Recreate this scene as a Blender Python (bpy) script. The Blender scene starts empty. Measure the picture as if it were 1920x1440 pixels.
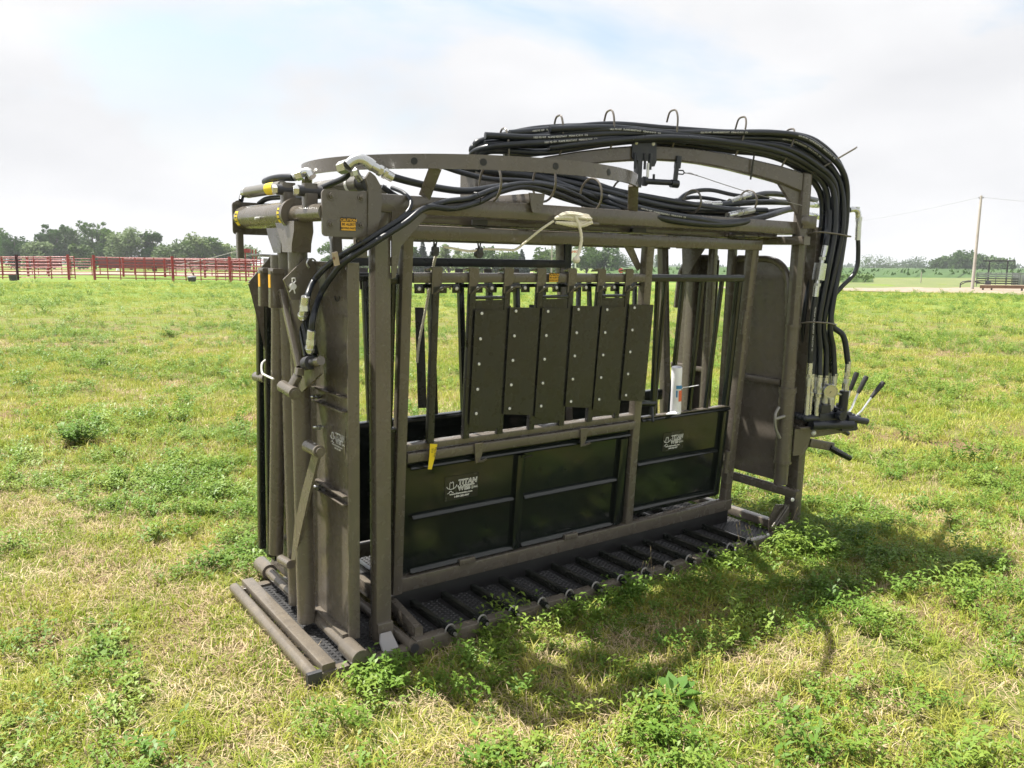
import bpy, bmesh, math, random
import numpy as np
from mathutils import Vector, Matrix, noise

random.seed(7)
rng = np.random.default_rng(11)
scene = bpy.context.scene
COL = scene.collection
R = math.radians
HAZE_DENSITY = 0.00045

# ------------------------------------------------------------------ camera
cd = bpy.data.cameras.new("camera")
cam = bpy.data.objects.new("camera", cd)
COL.objects.link(cam)
cam.matrix_world = Matrix([row for row in [[0.811422, 0.081477, -0.578754, -1.131118], [-0.584443, 0.12097, -0.802367, -2.925258], [0.004637, 0.989307, 0.145776, 1.693362]]] + [[0, 0, 0, 1]])
cd.sensor_width = 36.0
cd.lens = 28.3123
cd.clip_start = 0.05
cd.clip_end = 9000
scene.camera = cam
CAMX, CAMY = cam.matrix_world.translation[0], cam.matrix_world.translation[1]
FW = Vector((math.sin(R(36)), math.cos(R(36)), 0))

# ------------------------------------------------------------------ sun and sky
SUN_DIR = Vector((0.23, -0.41, -1.0)).normalized()        # the way the light travels
SUN_ELEV = math.asin(-SUN_DIR.z)
sd = bpy.data.lights.new("sun", 'SUN')
sd.energy = 5.0
sd.angle = R(0.6)
sd.color = (1.0, 0.955, 0.88)
sun = bpy.data.objects.new("sun", sd)
COL.objects.link(sun)
sun.rotation_euler = SUN_DIR.to_track_quat('-Z', 'Y').to_euler()

world = bpy.data.worlds.new("World")
scene.world = world
world.use_nodes = True
wn = world.node_tree
wn.nodes.clear()
wo = wn.nodes.new('ShaderNodeOutputWorld')
bg = wn.nodes.new('ShaderNodeBackground')
sky = wn.nodes.new('ShaderNodeTexSky')
sky.sky_type = 'NISHITA'
sky.sun_disc = False
sky.sun_elevation = SUN_ELEV
sky.sun_rotation = math.atan2(-SUN_DIR.x, -SUN_DIR.y)
sky.air_density = 1.3
sky.dust_density = 2.5
tc = wn.nodes.new('ShaderNodeTexCoord')
mp = wn.nodes.new('ShaderNodeMapping')
mp.inputs['Scale'].default_value = (1.0, 1.0, 2.6)
mp.inputs['Location'].default_value = (7.2, 3.1, 0.2)
mp.inputs['Rotation'].default_value = (0, 0, R(15))
n1 = wn.nodes.new('ShaderNodeTexNoise')
n1.inputs['Scale'].default_value = 1.55
n1.inputs['Detail'].default_value = 7
n1.inputs['Roughness'].default_value = 0.55
n1.inputs['Distortion'].default_value = 0.35
cr = wn.nodes.new('ShaderNodeValToRGB')
cr.color_ramp.elements[0].position = 0.33
cr.color_ramp.elements[0].color = (0.05, 0.05, 0.05, 1)
cr.color_ramp.elements[1].position = 0.46
cr.color_ramp.elements[1].color = (1, 1, 1, 1)
skm = wn.nodes.new('ShaderNodeVectorMath')
skm.operation = 'SCALE'
skm.inputs['Scale'].default_value = 0.085
mx = wn.nodes.new('ShaderNodeMix')
mx.data_type = 'RGBA'
n2 = wn.nodes.new('ShaderNodeTexNoise')
n2.inputs['Scale'].default_value = 3.0
n2.inputs['Detail'].default_value = 6
cr2 = wn.nodes.new('ShaderNodeValToRGB')
cr2.color_ramp.elements[0].position = 0.3
cr2.color_ramp.elements[0].color = (0.350, 0.352, 0.364, 1)
cr2.color_ramp.elements[1].position = 0.7
cr2.color_ramp.elements[1].color = (0.432, 0.432, 0.437, 1)
L = wn.links.new
L(tc.outputs['Generated'], mp.inputs['Vector'])
L(mp.outputs['Vector'], n1.inputs['Vector'])
L(mp.outputs['Vector'], n2.inputs['Vector'])
L(n1.outputs['Fac'], cr.inputs['Fac'])
L(n2.outputs['Fac'], cr2.inputs['Fac'])
L(sky.outputs['Color'], skm.inputs[0])
sx_ = wn.nodes.new('ShaderNodeSeparateXYZ')
L(tc.outputs['Generated'], sx_.inputs[0])
hzr = wn.nodes.new('ShaderNodeMapRange')            # haze veil thickens toward the horizon all round
hzr.interpolation_type = 'SMOOTHSTEP'
for k_, v_ in (('From Min', .06), ('From Max', .34), ('To Min', 1.0), ('To Max', 0.0)):
    hzr.inputs[k_].default_value = v_
L(sx_.outputs['Z'], hzr.inputs['Value'])
mxm = wn.nodes.new('ShaderNodeMath')
mxm.operation = 'MAXIMUM'
L(cr.outputs['Color'], mxm.inputs[0])
L(hzr.outputs['Result'], mxm.inputs[1])
L(mxm.outputs[0], mx.inputs['Factor'])
L(skm.outputs['Vector'], mx.inputs['A'])
L(cr2.outputs['Color'], mx.inputs['B'])
L(mx.outputs['Result'], bg.inputs['Color'])
bg.inputs['Strength'].default_value = 1.0
L(bg.outputs['Background'], wo.inputs['Surface'])

vs = scene.view_settings
vs.view_transform = 'Standard'
vs.look = 'None'
vs.exposure = 1.25
vs.gamma = 1.0
vs.use_curve_mapping = False
cy = scene.cycles
cy.max_bounces = 6
cy.diffuse_bounces = 4
cy.glossy_bounces = 2
cy.transmission_bounces = 3
cy.volume_bounces = 0
cy.transparent_max_bounces = 4
cy.use_denoising = True
cy.use_adaptive_sampling = True
cy.adaptive_threshold = 0.02

# ------------------------------------------------------------------ materials
def new_mat(name):
    m = bpy.data.materials.new(name)
    m.use_nodes = True
    nt = m.node_tree
    return m, nt, nt.nodes['Principled BSDF']

def noise_node(nt, scale, detail=4, rough=0.55, vec='Object'):
    t = nt.nodes.new('ShaderNodeTexCoord')
    n = nt.nodes.new('ShaderNodeTexNoise')
    n.inputs['Scale'].default_value = scale
    n.inputs['Detail'].default_value = detail
    n.inputs['Roughness'].default_value = rough
    nt.links.new(t.outputs[vec], n.inputs['Vector'])
    return n

def ramp(nt, src, stops):
    r = nt.nodes.new('ShaderNodeValToRGB')
    e = r.color_ramp.elements
    e[0].position, e[0].color = stops[0][0], (*stops[0][1], 1)
    e[1].position, e[1].color = stops[-1][0], (*stops[-1][1], 1)
    for p, c in stops[1:-1]:
        k = e.new(p)
        k.color = (*c, 1)
    nt.links.new(src, r.inputs['Fac'])
    return r

def bump(nt, bsdf, src, strength, dist=0.01):
    b = nt.nodes.new('ShaderNodeBump')
    b.inputs['Strength'].default_value = strength
    b.inputs['Distance'].default_value = dist
    nt.links.new(src, b.inputs['Height'])
    nt.links.new(b.outputs['Normal'], bsdf.inputs['Normal'])

def painted(name, col, rough=0.45, var=0.18, dirt=(0.30, 0.25, 0.18), metal=0.0, spec=0.5, dirtamt=0.35, bmp=0.06, coat=0.0, mud=0.0, wear=0.0):
    m, nt, b = new_mat(name)
    n = noise_node(nt, 2.3, 8, 0.6)
    lo = tuple(c * (1 - var) for c in col)
    hi = tuple(c * (1 + var) for c in col)
    r = ramp(nt, n.outputs['Fac'], [(0.3, lo), (0.7, hi)])
    n2 = noise_node(nt, 9, 10, 0.72)
    r2 = ramp(nt, n2.outputs['Fac'], [(0.54, (0, 0, 0)), (0.80, (dirtamt,) * 3)])
    mix = nt.nodes.new('ShaderNodeMix')
    mix.data_type = 'RGBA'
    nt.links.new(r2.outputs['Color'], mix.inputs['Factor'])
    nt.links.new(r.outputs['Color'], mix.inputs['A'])
    mix.inputs['B'].default_value = (*dirt, 1)
    last = mix.outputs['Result']
    if wear:                                   # rubbed and chipped spots down to bare steel
        nw = noise_node(nt, 17, 12, 0.78)
        rw = ramp(nt, nw.outputs['Fac'], [(0.655, (0, 0, 0)), (0.70, (wear,) * 3)])
        mw = nt.nodes.new('ShaderNodeMix')
        mw.data_type = 'RGBA'
        nt.links.new(rw.outputs['Color'], mw.inputs['Factor'])
        nt.links.new(last, mw.inputs['A'])
        mw.inputs['B'].default_value = (.30, .27, .24, 1)
        last = mw.outputs['Result']
    if mud:                                    # dried soil splashed up from the ground
        tcm = nt.nodes.new('ShaderNodeTexCoord')
        sz = nt.nodes.new('ShaderNodeSeparateXYZ')
        nt.links.new(tcm.outputs['Object'], sz.inputs[0])
        nm = noise_node(nt, 16, 10, 0.75)
        ad = nt.nodes.new('ShaderNodeMath')
        ad.operation = 'MULTIPLY_ADD'
        nt.links.new(sz.outputs['Z'], ad.inputs[0])
        ad.inputs[1].default_value = -1.1
        nt.links.new(nm.outputs['Fac'], ad.inputs[2])
        rm_ = ramp(nt, ad.outputs[0], [(0.30, (0, 0, 0)), (0.58, (mud,) * 3)])
        mm_ = nt.nodes.new('ShaderNodeMix')
        mm_.data_type = 'RGBA'
        nt.links.new(rm_.outputs['Color'], mm_.inputs['Factor'])
        nt.links.new(last, mm_.inputs['A'])
        mm_.inputs['B'].default_value = (.24, .20, .145, 1)
        last = mm_.outputs['Result']
    nt.links.new(last, b.inputs['Base Color'])
    n3 = noise_node(nt, 14, 5)
    rr = ramp(nt, n3.outputs['Fac'], [(0.3, (max(rough - .1, .03),) * 3), (0.75, (min(rough + .14, 1),) * 3)])
    nt.links.new(rr.outputs['Color'], b.inputs['Roughness'])
    b.inputs['Metallic'].default_value = metal
    b.inputs['Specular IOR Level'].default_value = spec
    b.inputs['Coat Weight'].default_value = coat
    n4 = noise_node(nt, 60, 3)
    bump(nt, b, n4.outputs['Fac'], bmp, 0.002)
    return m

M = {}
M['brown'] = painted('brown_grey_paint', (0.108, 0.094, 0.077), 0.25, 0.12, (0.20, 0.17, 0.13), dirtamt=.25, coat=.15, mud=.30, wear=.45)
M['black'] = painted('gloss_black_paint', (0.011, 0.014, 0.012), 0.12, 0.2, (0.06, 0.06, 0.05), dirtamt=.16, bmp=.02, mud=.07, wear=.06)
M['slat'] = painted('satin_black_sheet', (0.021, 0.021, 0.021), 0.27, 0.2, (0.10, 0.09, 0.07), dirtamt=.08, bmp=.03)
M['rubber'] = painted('black_rubber', (0.026, 0.026, 0.027), 0.45, 0.3, (0.15, 0.13, 0.11), dirtamt=.30, bmp=.2)
M['hose'] = painted('hydraulic_hose_rubber', (0.009, 0.012, 0.017), 0.36, 0.25, (0.07, 0.07, 0.07), dirtamt=.22)
M['zinc'] = painted('zinc_plated_steel', (0.60, 0.61, 0.61), 0.27, 0.15, (0.40, 0.37, 0.30), metal=0.88, dirtamt=.35)
M['bolt'] = painted('bright_bolt', (0.72, 0.72, 0.70), 0.35, 0.08, metal=0.3, dirtamt=.15)
M['latch'] = painted('blue_black_latch', (0.016, 0.019, 0.027), 0.35, 0.2, dirtamt=.12)
M['rope'] = painted('braided_white_rope', (0.72, 0.68, 0.58), 0.85, 0.12, (0.45, 0.40, 0.30), bmp=.5)
M['yellow'] = painted('yellow_tag', (0.80, 0.60, 0.02), 0.5, 0.08, dirtamt=.1)
M['amber'] = painted('amber_decal', (0.78, 0.42, 0.03), 0.45, 0.06, dirtamt=.12)
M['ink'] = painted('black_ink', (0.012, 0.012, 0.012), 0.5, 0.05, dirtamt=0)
M['white'] = painted('white_print', (0.78, 0.78, 0.76), 0.5, 0.05, dirtamt=.08)
M['offwhite'] = painted('white_plastic_sleeve', (0.80, 0.80, 0.84), 0.35, 0.04, dirtamt=.06)
M['blueink'] = painted('blue_print', (0.05, 0.22, 0.45), 0.5, 0.05, dirtamt=0)
M['redink'] = painted('orange_print', (0.75, 0.16, 0.07), 0.5, 0.05, dirtamt=0)
M['galv'] = painted('galvanised_rod', (0.30, 0.29, 0.27), 0.4, 0.15, metal=0.5, dirtamt=.2)
M['chip'] = painted('scuffed_grey_steel', (0.30, 0.29, 0.29), 0.5, 0.1, dirtamt=.3)
M['red'] = painted('red_gate_paint', (0.29, 0.013, 0.011), 0.5, 0.25, (0.18, 0.05, 0.035), dirtamt=.5)
M['greypipe'] = painted('grey_pipe_panel', (0.20, 0.21, 0.22), 0.5, 0.2, dirtamt=.3)
M['darksteel'] = painted('dark_steel', (0.035, 0.035, 0.04), 0.5, 0.2, dirtamt=.3)
M['rust'] = painted('rusty_beam', (0.20, 0.12, 0.07), 0.8, 0.3, (0.35, 0.27, 0.18), dirtamt=.5)
M['pole'] = painted('weathered_pole_wood', (0.36, 0.33, 0.29), 0.8, 0.15, dirtamt=.3, bmp=.4)
M['tub'] = painted('black_feed_tub', (0.02, 0.022, 0.026), 0.5, 0.2, dirtamt=.2)
M['tan'] = painted('dusty_tan_board', (0.42, 0.34, 0.25), 0.8, 0.2, dirtamt=.3)
M['chrome'] = painted('grey_cylinder_barrel', (0.24, 0.23, 0.21), 0.20, 0.1, metal=0.35, dirtamt=.12)
M['glass'] = painted('gauge_face', (0.55, 0.50, 0.30), 0.12, 0.05, dirtamt=0)

# ------------------------------------------------------------------ mesh builder
class MB:
    def __init__(s):
        s.v, s.f, s.mi, s.sm = [], [], [], []
        s.mats = []
        s.cur = 0
    def mat(s, m):
        if m not in s.mats:
            s.mats.append(m)
        s.cur = s.mats.index(m)
        return s
    def add(s, vs, fs, smooth=True):
        o = len(s.v)
        s.v += [tuple(x) for x in vs]
        s.f += [tuple(i + o for i in q) for q in fs]
        s.mi += [s.cur] * len(fs)
        s.sm += [smooth] * len(fs)
        return s
    def loft(s, rings, cap=True, close=False, smooth=True):
        n = len(rings[0])
        vs = [p for r in rings for p in r]
        fs = []
        k = len(rings)
        for i in range(k if close else k - 1):
            a, b = i * n, ((i + 1) % k) * n
            for j in range(n):
                j2 = (j + 1) % n
                fs.append((a + j, a + j2, b + j2, b + j))
        s.add(vs, fs, smooth)
        if cap and not close:
            o = len(s.v) - len(vs)
            s.f += [tuple(range(o + n - 1, o - 1, -1)), tuple(o + (k - 1) * n + j for j in range(n))]
            s.mi += [s.cur] * 2
            s.sm += [False] * 2
        return s
    def box(s, x0, x1, y0, y1, z0, z1):
        return s.beam((x0, (y0 + y1) / 2, (z0 + z1) / 2), (x1, (y0 + y1) / 2, (z0 + z1) / 2), y1 - y0, z1 - z0)
    def beam(s, p0, p1, w, h, up=(0, 0, 1), r=None):
        """rounded rectangular tube; h along up, w across"""
        p0, p1 = Vector(p0), Vector(p1)
        d = (p1 - p0).normalized()
        up = Vector(up)
        if abs(d.dot(up)) > .95:
            up = Vector((0, 1, 0)) if abs(d.y) < .9 else Vector((1, 0, 0))
        sx = d.cross(up).normalized()
        uy = sx.cross(d).normalized()
        if r is None:
            r = min(min(w, h) * .12, .006)
        prof = []
        for cx, cy, a0 in ((w/2 - r, h/2 - r, 0), (-w/2 + r, h/2 - r, 90), (-w/2 + r, -h/2 + r, 180), (w/2 - r, -h/2 + r, 270)):
            for a in (0, 45, 90):
                t = R(a0 + a)
                prof.append((cx + r * math.cos(t), cy + r * math.sin(t)))
        return s.loft([[p + sx * x + uy * y for x, y in prof] for p in (p0, p1)], smooth=False)
    def cyl(s, p0, p1, r0, r1=None, n=20, cap=True):
        r1 = r0 if r1 is None else r1
        p0, p1 = Vector(p0), Vector(p1)
        d = (p1 - p0).normalized()
        a = d.orthogonal().normalized()
        b = d.cross(a)
        an = [2 * math.pi * i / n for i in range(n)]
        return s.loft([[p + (a * math.cos(t) + b * math.sin(t)) * r for t in an] for p, r in ((p0, r0), (p1, r1))], cap)
    def lathe(s, p0, d, prof, n=20):
        p0, d = Vector(p0), Vector(d).normalized()
        a = d.orthogonal().normalized()
        b = d.cross(a)
        an = [2 * math.pi * i / n for i in range(n)]
        return s.loft([[p0 + d * h + (a * math.cos(t) + b * math.sin(t)) * max(r, 1e-4) for t in an] for h, r in prof])
    def tube(s, path, r, n=10, closed=False, cap=True):
        P = [Vector(p) for p in path]
        k = len(P)
        T = []
        for i in range(k):
            if closed:
                t = P[(i + 1) % k] - P[i - 1]
            else:
                t = P[min(i + 1, k - 1)] - P[max(i - 1, 0)]
            T.append(t.normalized())
        a = T[0].orthogonal().normalized()
        rings = []
        an = [2 * math.pi * i / n for i in range(n)]
        for i in range(k):
            a = (a - T[i] * a.dot(T[i])).normalized()
            b = T[i].cross(a)
            rr = r[i] if hasattr(r, '__len__') else r
            rings.append([P[i] + (a * math.cos(t) + b * math.sin(t)) * rr for t in an])
        return s.loft(rings, cap, closed)
    def plate(s, pts, nrm, th):
        """polygon in space extruded by th along nrm"""
        nrm = Vector(nrm).normalized() * th
        P = [Vector(p) for p in pts]
        return s.loft([P, [p + nrm for p in P]], smooth=False)
    def hexnut(s, p, d, r, h):
        p, d = Vector(p), Vector(d).normalized()
        return s.cyl(p, p + d * h, r, r, 6)
    def dome(s, p, d, r, h=None, n=10):
        h = h or r * .6
        return s.lathe(p, d, [(0, r), (h * .5, r * .87), (h * .85, r * .5), (h, r * .05)], n)
    def build(s, name, m=None, parent=None, label=None, cat=None, group=None, kind=None, ang=32):
        me = bpy.data.meshes.new(name)
        me.from_pydata([tuple(p) for p in s.v], [], s.f)
        mats = s.mats if s.mats else [m]
        for q in mats:
            me.materials.append(M[q] if isinstance(q, str) else q)
        if len(mats) > 1:
            me.polygons.foreach_set('material_index', s.mi)
        bm = bmesh.new()
        bm.from_mesh(me)
        bmesh.ops.recalc_face_normals(bm, faces=bm.faces)
        bm.to_mesh(me)
        bm.free()
        me.polygons.foreach_set('use_smooth', s.sm)
        me.set_sharp_from_angle(angle=R(ang))
        me.update()
        o = bpy.data.objects.new(name, me)
        COL.objects.link(o)
        if parent is not None:
            o.parent = parent
        tag(o, label, cat, group, kind)
        return o

def tag(o, label=None, cat=None, group=None, kind=None):
    for k, v in (('label', label), ('category', cat), ('group', group), ('kind', kind)):
        if v:
            o[k] = v
    return o

def empty(name, loc=(0, 0, 0), rz=0, label=None, cat=None, group=None, parent=None):
    o = bpy.data.objects.new(name, None)
    COL.objects.link(o)
    o.location = loc
    o.rotation_euler = (0, 0, rz)
    o.empty_display_size = .2
    if parent is not None:
        o.parent = parent
    return tag(o, label, cat, group)

def inst(src, parent, loc=(0, 0, 0), name=None):
    o = src.copy()
    COL.objects.link(o)
    o.parent = parent
    o.location = loc
    return o

def spline(pts, n=8):
    P = [Vector(p) for p in pts]
    P = [P[0] * 2 - P[1]] + P + [P[-1] * 2 - P[-2]]
    out = []
    for i in range(1, len(P) - 2):
        a, b, c, d = P[i - 1], P[i], P[i + 1], P[i + 2]
        for k in range(n):
            t = k / n
            out.append(.5 * ((2 * b) + (c - a) * t + (2 * a - 5 * b + 4 * c - d) * t * t + (3 * b - a - 3 * c + d) * t ** 3))
    out.append(P[-2])
    return out

def text_geo(body, size, bold=0.0, spacing=1.0):
    cu = bpy.data.curves.new('t', 'FONT')
    cu.body = body
    cu.size = size
    cu.offset = bold
    cu.space_character = spacing
    cu.resolution_u = 2
    cu.fill_mode = 'FRONT'
    ob = bpy.data.objects.new('t', cu)
    COL.objects.link(ob)
    bpy.context.view_layer.update()
    me = bpy.data.meshes.new_from_object(ob.evaluated_get(bpy.context.evaluated_depsgraph_get()))
    v = [tuple(q.co) for q in me.vertices]
    fc = [tuple(q.vertices) for q in me.polygons]
    bpy.data.objects.remove(ob)
    bpy.data.curves.remove(cu)
    bpy.data.meshes.remove(me)
    return v, fc

def put_text(mb, body, size, origin, u, w, bold=0.0, sx=1.0, off=0.0, shear=0.0, spacing=1.0, center=False):
    v, fc = text_geo(body, size, bold, spacing)
    origin, u, w = Vector(origin), Vector(u).normalized(), Vector(w).normalized()
    nrm = u.cross(w)
    wd = max(p[0] for p in v) if center else 0
    mb.add([origin + u * ((p[0] - wd / 2) * sx + shear * p[1]) + w * p[1] + nrm * off for p in v], fc)
    return mb

# ------------------------------------------------------------------ terrain
def sstep(a, b, x):
    t = np.clip((x - a) / (b - a), 0, 1)
    return t * t * (3 - 2 * t)

def gh(x, y):
    x, y = np.asarray(x, float), np.asarray(y, float)
    w = np.exp(-((x - 1.5) ** 2 + (y - .5) ** 2) / 49.0)
    h = w * (-.00625 * x + .0219 * y)
    dx, dy = x - CAMX, y - CAMY
    r = np.hypot(dx, dy)
    side = dx * FW.y - dy * FW.x                 # >0 to the right of the view
    left = sstep(0.05, 0.45, -side / np.maximum(r, 1e-3))
    h = h + .44 * sstep(14, 58, r) * left
    far = sstep(2.0, 8.0, r) * (1 - sstep(60, 120, r))
    h = h + far * .018 * (np.sin(x * .9 + 1.3 * np.sin(y * .5)) + np.cos(y * 1.1 + x * .37))
    return h

def leafy(name, cols, trans=.35, scale=1.2, rough=.6, spec=.3):
    """leaf material: colour drifts over the field and from plant to plant, light passes through"""
    m, nt, b = new_mat(name)
    g = nt.nodes.new('ShaderNodeNewGeometry')
    n = nt.nodes.new('ShaderNodeTexNoise')
    n.inputs['Scale'].default_value = scale
    n.inputs['Detail'].default_value = 5
    nt.links.new(g.outputs['Position'], n.inputs['Vector'])
    oi = nt.nodes.new('ShaderNodeObjectInfo')
    ma = nt.nodes.new('ShaderNodeMath')
    ma.operation = 'MULTIPLY_ADD'
    nt.links.new(oi.outputs['Random'], ma.inputs[0])
    ma.inputs[1].default_value = .45
    nt.links.new(n.outputs['Fac'], ma.inputs[2])
    ma2 = nt.nodes.new('ShaderNodeMath')
    ma2.operation = 'SUBTRACT'
    ma2.use_clamp = True
    nt.links.new(ma.outputs[0], ma2.inputs[0])
    ma2.inputs[1].default_value = .22
    r = ramp(nt, ma2.outputs[0], [(.15 + .7 * i / (len(cols) - 1), c) for i, c in enumerate(cols)])
    nt.links.new(r.outputs['Color'], b.inputs['Base Color'])
    b.inputs['Roughness'].default_value = rough
    b.inputs['Specular IOR Level'].default_value = spec
    t = nt.nodes.new('ShaderNodeBsdfTranslucent')
    nt.links.new(r.outputs['Color'], t.inputs['Color'])
    mixs = nt.nodes.new('ShaderNodeMixShader')
    mixs.inputs[0].default_value = trans
    nt.links.new(b.outputs[0], mixs.inputs[1])
    nt.links.new(t.outputs[0], mixs.inputs[2])
    nt.links.new(mixs.outputs[0], nt.nodes['Material Output'].inputs['Surface'])
    return m

M['grass'] = leafy('grass_blades', [(.145, .245, .024), (.240, .312, .036), (.345, .365, .056), (.45, .41, .115)], .35, .8)
M['straw'] = leafy('dry_straw', [(.32, .235, .135), (.48, .375, .225), (.60, .49, .32)], .2, 2.0, .7)
M['weed'] = leafy('leafy_weed', [(.090, .19, .024), (.150, .25, .034), (.24, .32, .052)], .35, 1.5, .5, .4)
M['dock'] = leafy('dock_leaf', [(.07, .16, .03), (.10, .20, .035), (.14, .24, .05)], .3, 3.0, .4, .5)
M['tree'] = leafy('tree_leaves', [(.030, .075, .016), (.058, .118, .022), (.10, .17, .032)], .3, .35, .6)
M['tree_pale'] = leafy('pale_tree_leaves', [(.06, .11, .022), (.095, .155, .03), (.145, .20, .045)], .3, .35, .6)
M['conifer'] = leafy('conifer_needles', [(.015, .04, .025), (.028, .06, .035), (.04, .075, .04)], .1, .35, .6)
M['crop'] = leafy('crop_leaves', [(.045, .10, .018), (.065, .13, .025), (.10, .165, .035)], .2, .12, .6)
M['bark'] = painted('bark', (.10, .085, .07), .9, .25, dirtamt=.2, bmp=.5)

# ground: thatch, soil and green showing between the plants
m, nt, b = new_mat('field_ground')
g = nt.nodes.new('ShaderNodeNewGeometry')
def gn(scale, det=6, rough=.6):
    n = nt.nodes.new('ShaderNodeTexNoise')
    n.inputs['Scale'].default_value = scale
    n.inputs['Detail'].default_value = det
    n.inputs['Roughness'].default_value = rough
    nt.links.new(g.outputs['Position'], n.inputs['Vector'])
    return n
na, nb2, nc = gn(55, 8, .7), gn(1.1, 6), gn(.10, 5)
ra = ramp(nt, na.outputs['Fac'], [(.3, (.045, .026, .016)), (.5, (.16, .105, .06)), (.72, (.38, .29, .18))])
rg = ramp(nt, na.outputs['Fac'], [(.3, (.05, .075, .018)), (.5, (.12, .155, .035)), (.72, (.27, .28, .09))])
mm = nt.nodes.new('ShaderNodeMix'); mm.data_type = 'RGBA'
rf = ramp(nt, nb2.outputs['Fac'], [(.38, (0, 0, 0)), (.62, (1, 1, 1))])
nt.links.new(rf.outputs['Color'], mm.inputs['Factor'])
nt.links.new(ra.outputs['Color'], mm.inputs['A'])
nt.links.new(rg.outputs['Color'], mm.inputs['B'])
# further out the eye no longer separates blades: meadow colour in broad drifts
rd = ramp(nt, nc.outputs['Fac'], [(.35, (.105, .175, .034)), (.52, (.155, .215, .046)), (.68, (.21, .235, .07))])
rdn = gn(6, 6, .7)
mdx = nt.nodes.new('ShaderNodeMix'); mdx.data_type = 'RGBA'; mdx.blend_type = 'MULTIPLY'
mdx.inputs['Factor'].default_value = 1
rdd = ramp(nt, rdn.outputs['Fac'], [(.3, (.6, .66, .55)), (.7, (1.25, 1.2, 1.2))])
nt.links.new(rd.outputs['Color'], mdx.inputs['A'])
nt.links.new(rdd.outputs['Color'], mdx.inputs['B'])
sp = nt.nodes.new('ShaderNodeVectorMath'); sp.operation = 'DISTANCE'
nt.links.new(g.outputs['Position'], sp.inputs[0])
sp.inputs[1].default_value = (1.0, 0.0, 0)
mr = nt.nodes.new('ShaderNodeMapRange')
mr.inputs['From Min'].default_value = 14
mr.inputs['From Max'].default_value = 40
nt.links.new(sp.outputs['Value'], mr.inputs['Value'])
mfar = nt.nodes.new('ShaderNodeMix'); mfar.data_type = 'RGBA'
nt.links.new(mr.outputs['Result'], mfar.inputs['Factor'])
nt.links.new(mm.outputs['Result'], mfar.inputs['A'])
nt.links.new(mdx.outputs['Result'], mfar.inputs['B'])
nt.links.new(mfar.outputs['Result'], b.inputs['Base Color'])
b.inputs['Roughness'].default_value = .95
b.inputs['Specular IOR Level'].default_value = .1
bump(nt, b, na.outputs['Fac'], .6, .03)
M['ground'] = m

rad = np.concatenate([[0.0], np.geomspace(.4, 5200, 150)])
na_ = 220
vsx, fsx = [], []
th = np.linspace(0, 2 * np.pi, na_, endpoint=False)
X = CAMX + rad[:, None] * np.cos(th)
Y = CAMY + rad[:, None] * np.sin(th)
Z = gh(X, Y)
vv = np.stack([X, Y, Z], -1).reshape(-1, 3)
for i in range(len(rad) - 1):
    for j in range(na_):
        j2 = (j + 1) % na_
        fsx.append((i * na_ + j, i * na_ + j2, (i + 1) * na_ + j2, (i + 1) * na_ + j))
g_ = MB()
g_.add(vv.tolist(), fsx[na_:])
g_.add([(CAMX, CAMY, float(gh(CAMX, CAMY)))] + vv[na_:2 * na_].tolist(), [(0, 1 + j, 1 + (j + 1) % na_) for j in range(na_)])
g_.build('ground', 'ground', label='open pasture ground of thatch and soil', kind='structure', ang=180)

# gravel roads
m, nt, b = new_mat('pale_gravel')
n = noise_node(nt, .5, 8, .7)
r = ramp(nt, n.outputs['Fac'], [(.3, (.20, .155, .115)), (.7, (.30, .24, .18))])
nt.links.new(r.outputs['Color'], b.inputs['Base Color'])
b.inputs['Roughness'].default_value = .95
M['gravel'] = m
m, nt, b = new_mat('mown_verge')
n = noise_node(nt, .25, 8, .7)
r = ramp(nt, n.outputs['Fac'], [(.3, (.085, .12, .032)), (.55, (.125, .15, .042)), (.75, (.18, .165, .07))])
nt.links.new(r.outputs['Color'], b.inputs['Base Color'])
b.inputs['Roughness'].default_value = .95
M['verge'] = m

def ribbon(name, near, far, mat, lift, label, kind='structure'):
    """sheet between two lines of ground points, draped on the terrain"""
    k = 40
    def res(l):
        P = np.array([q[:2] for q in l], float)
        t = np.linspace(0, len(P) - 1, k)
        return np.stack([np.interp(t, range(len(P)), P[:, 0]), np.interp(t, range(len(P)), P[:, 1])], 1)
    a, c = res(near), res(far)
    rows = [a * (1 - t) + c * t for t in np.linspace(0, 1, 5)]
    vs_, fs_ = [], []
    for rw in rows:
        wob = .5 * np.sin(rw[:, 0] * .7 + rw[:, 1])
        for p, w_ in zip(rw, wob):
            vs_.append((p[0] + w_ * .3, p[1] + w_ * .5, float(gh(p[0], p[1])) + lift))
    for i in range(4):
        for j in range(k - 1):
            fs_.append((i * k + j, i * k + j + 1, (i + 1) * k + j + 1, (i + 1) * k + j))
    q = MB()
    q.add(vs_, fs_)
    return q.build(name, mat, label=label, kind=kind, ang=180)

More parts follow.
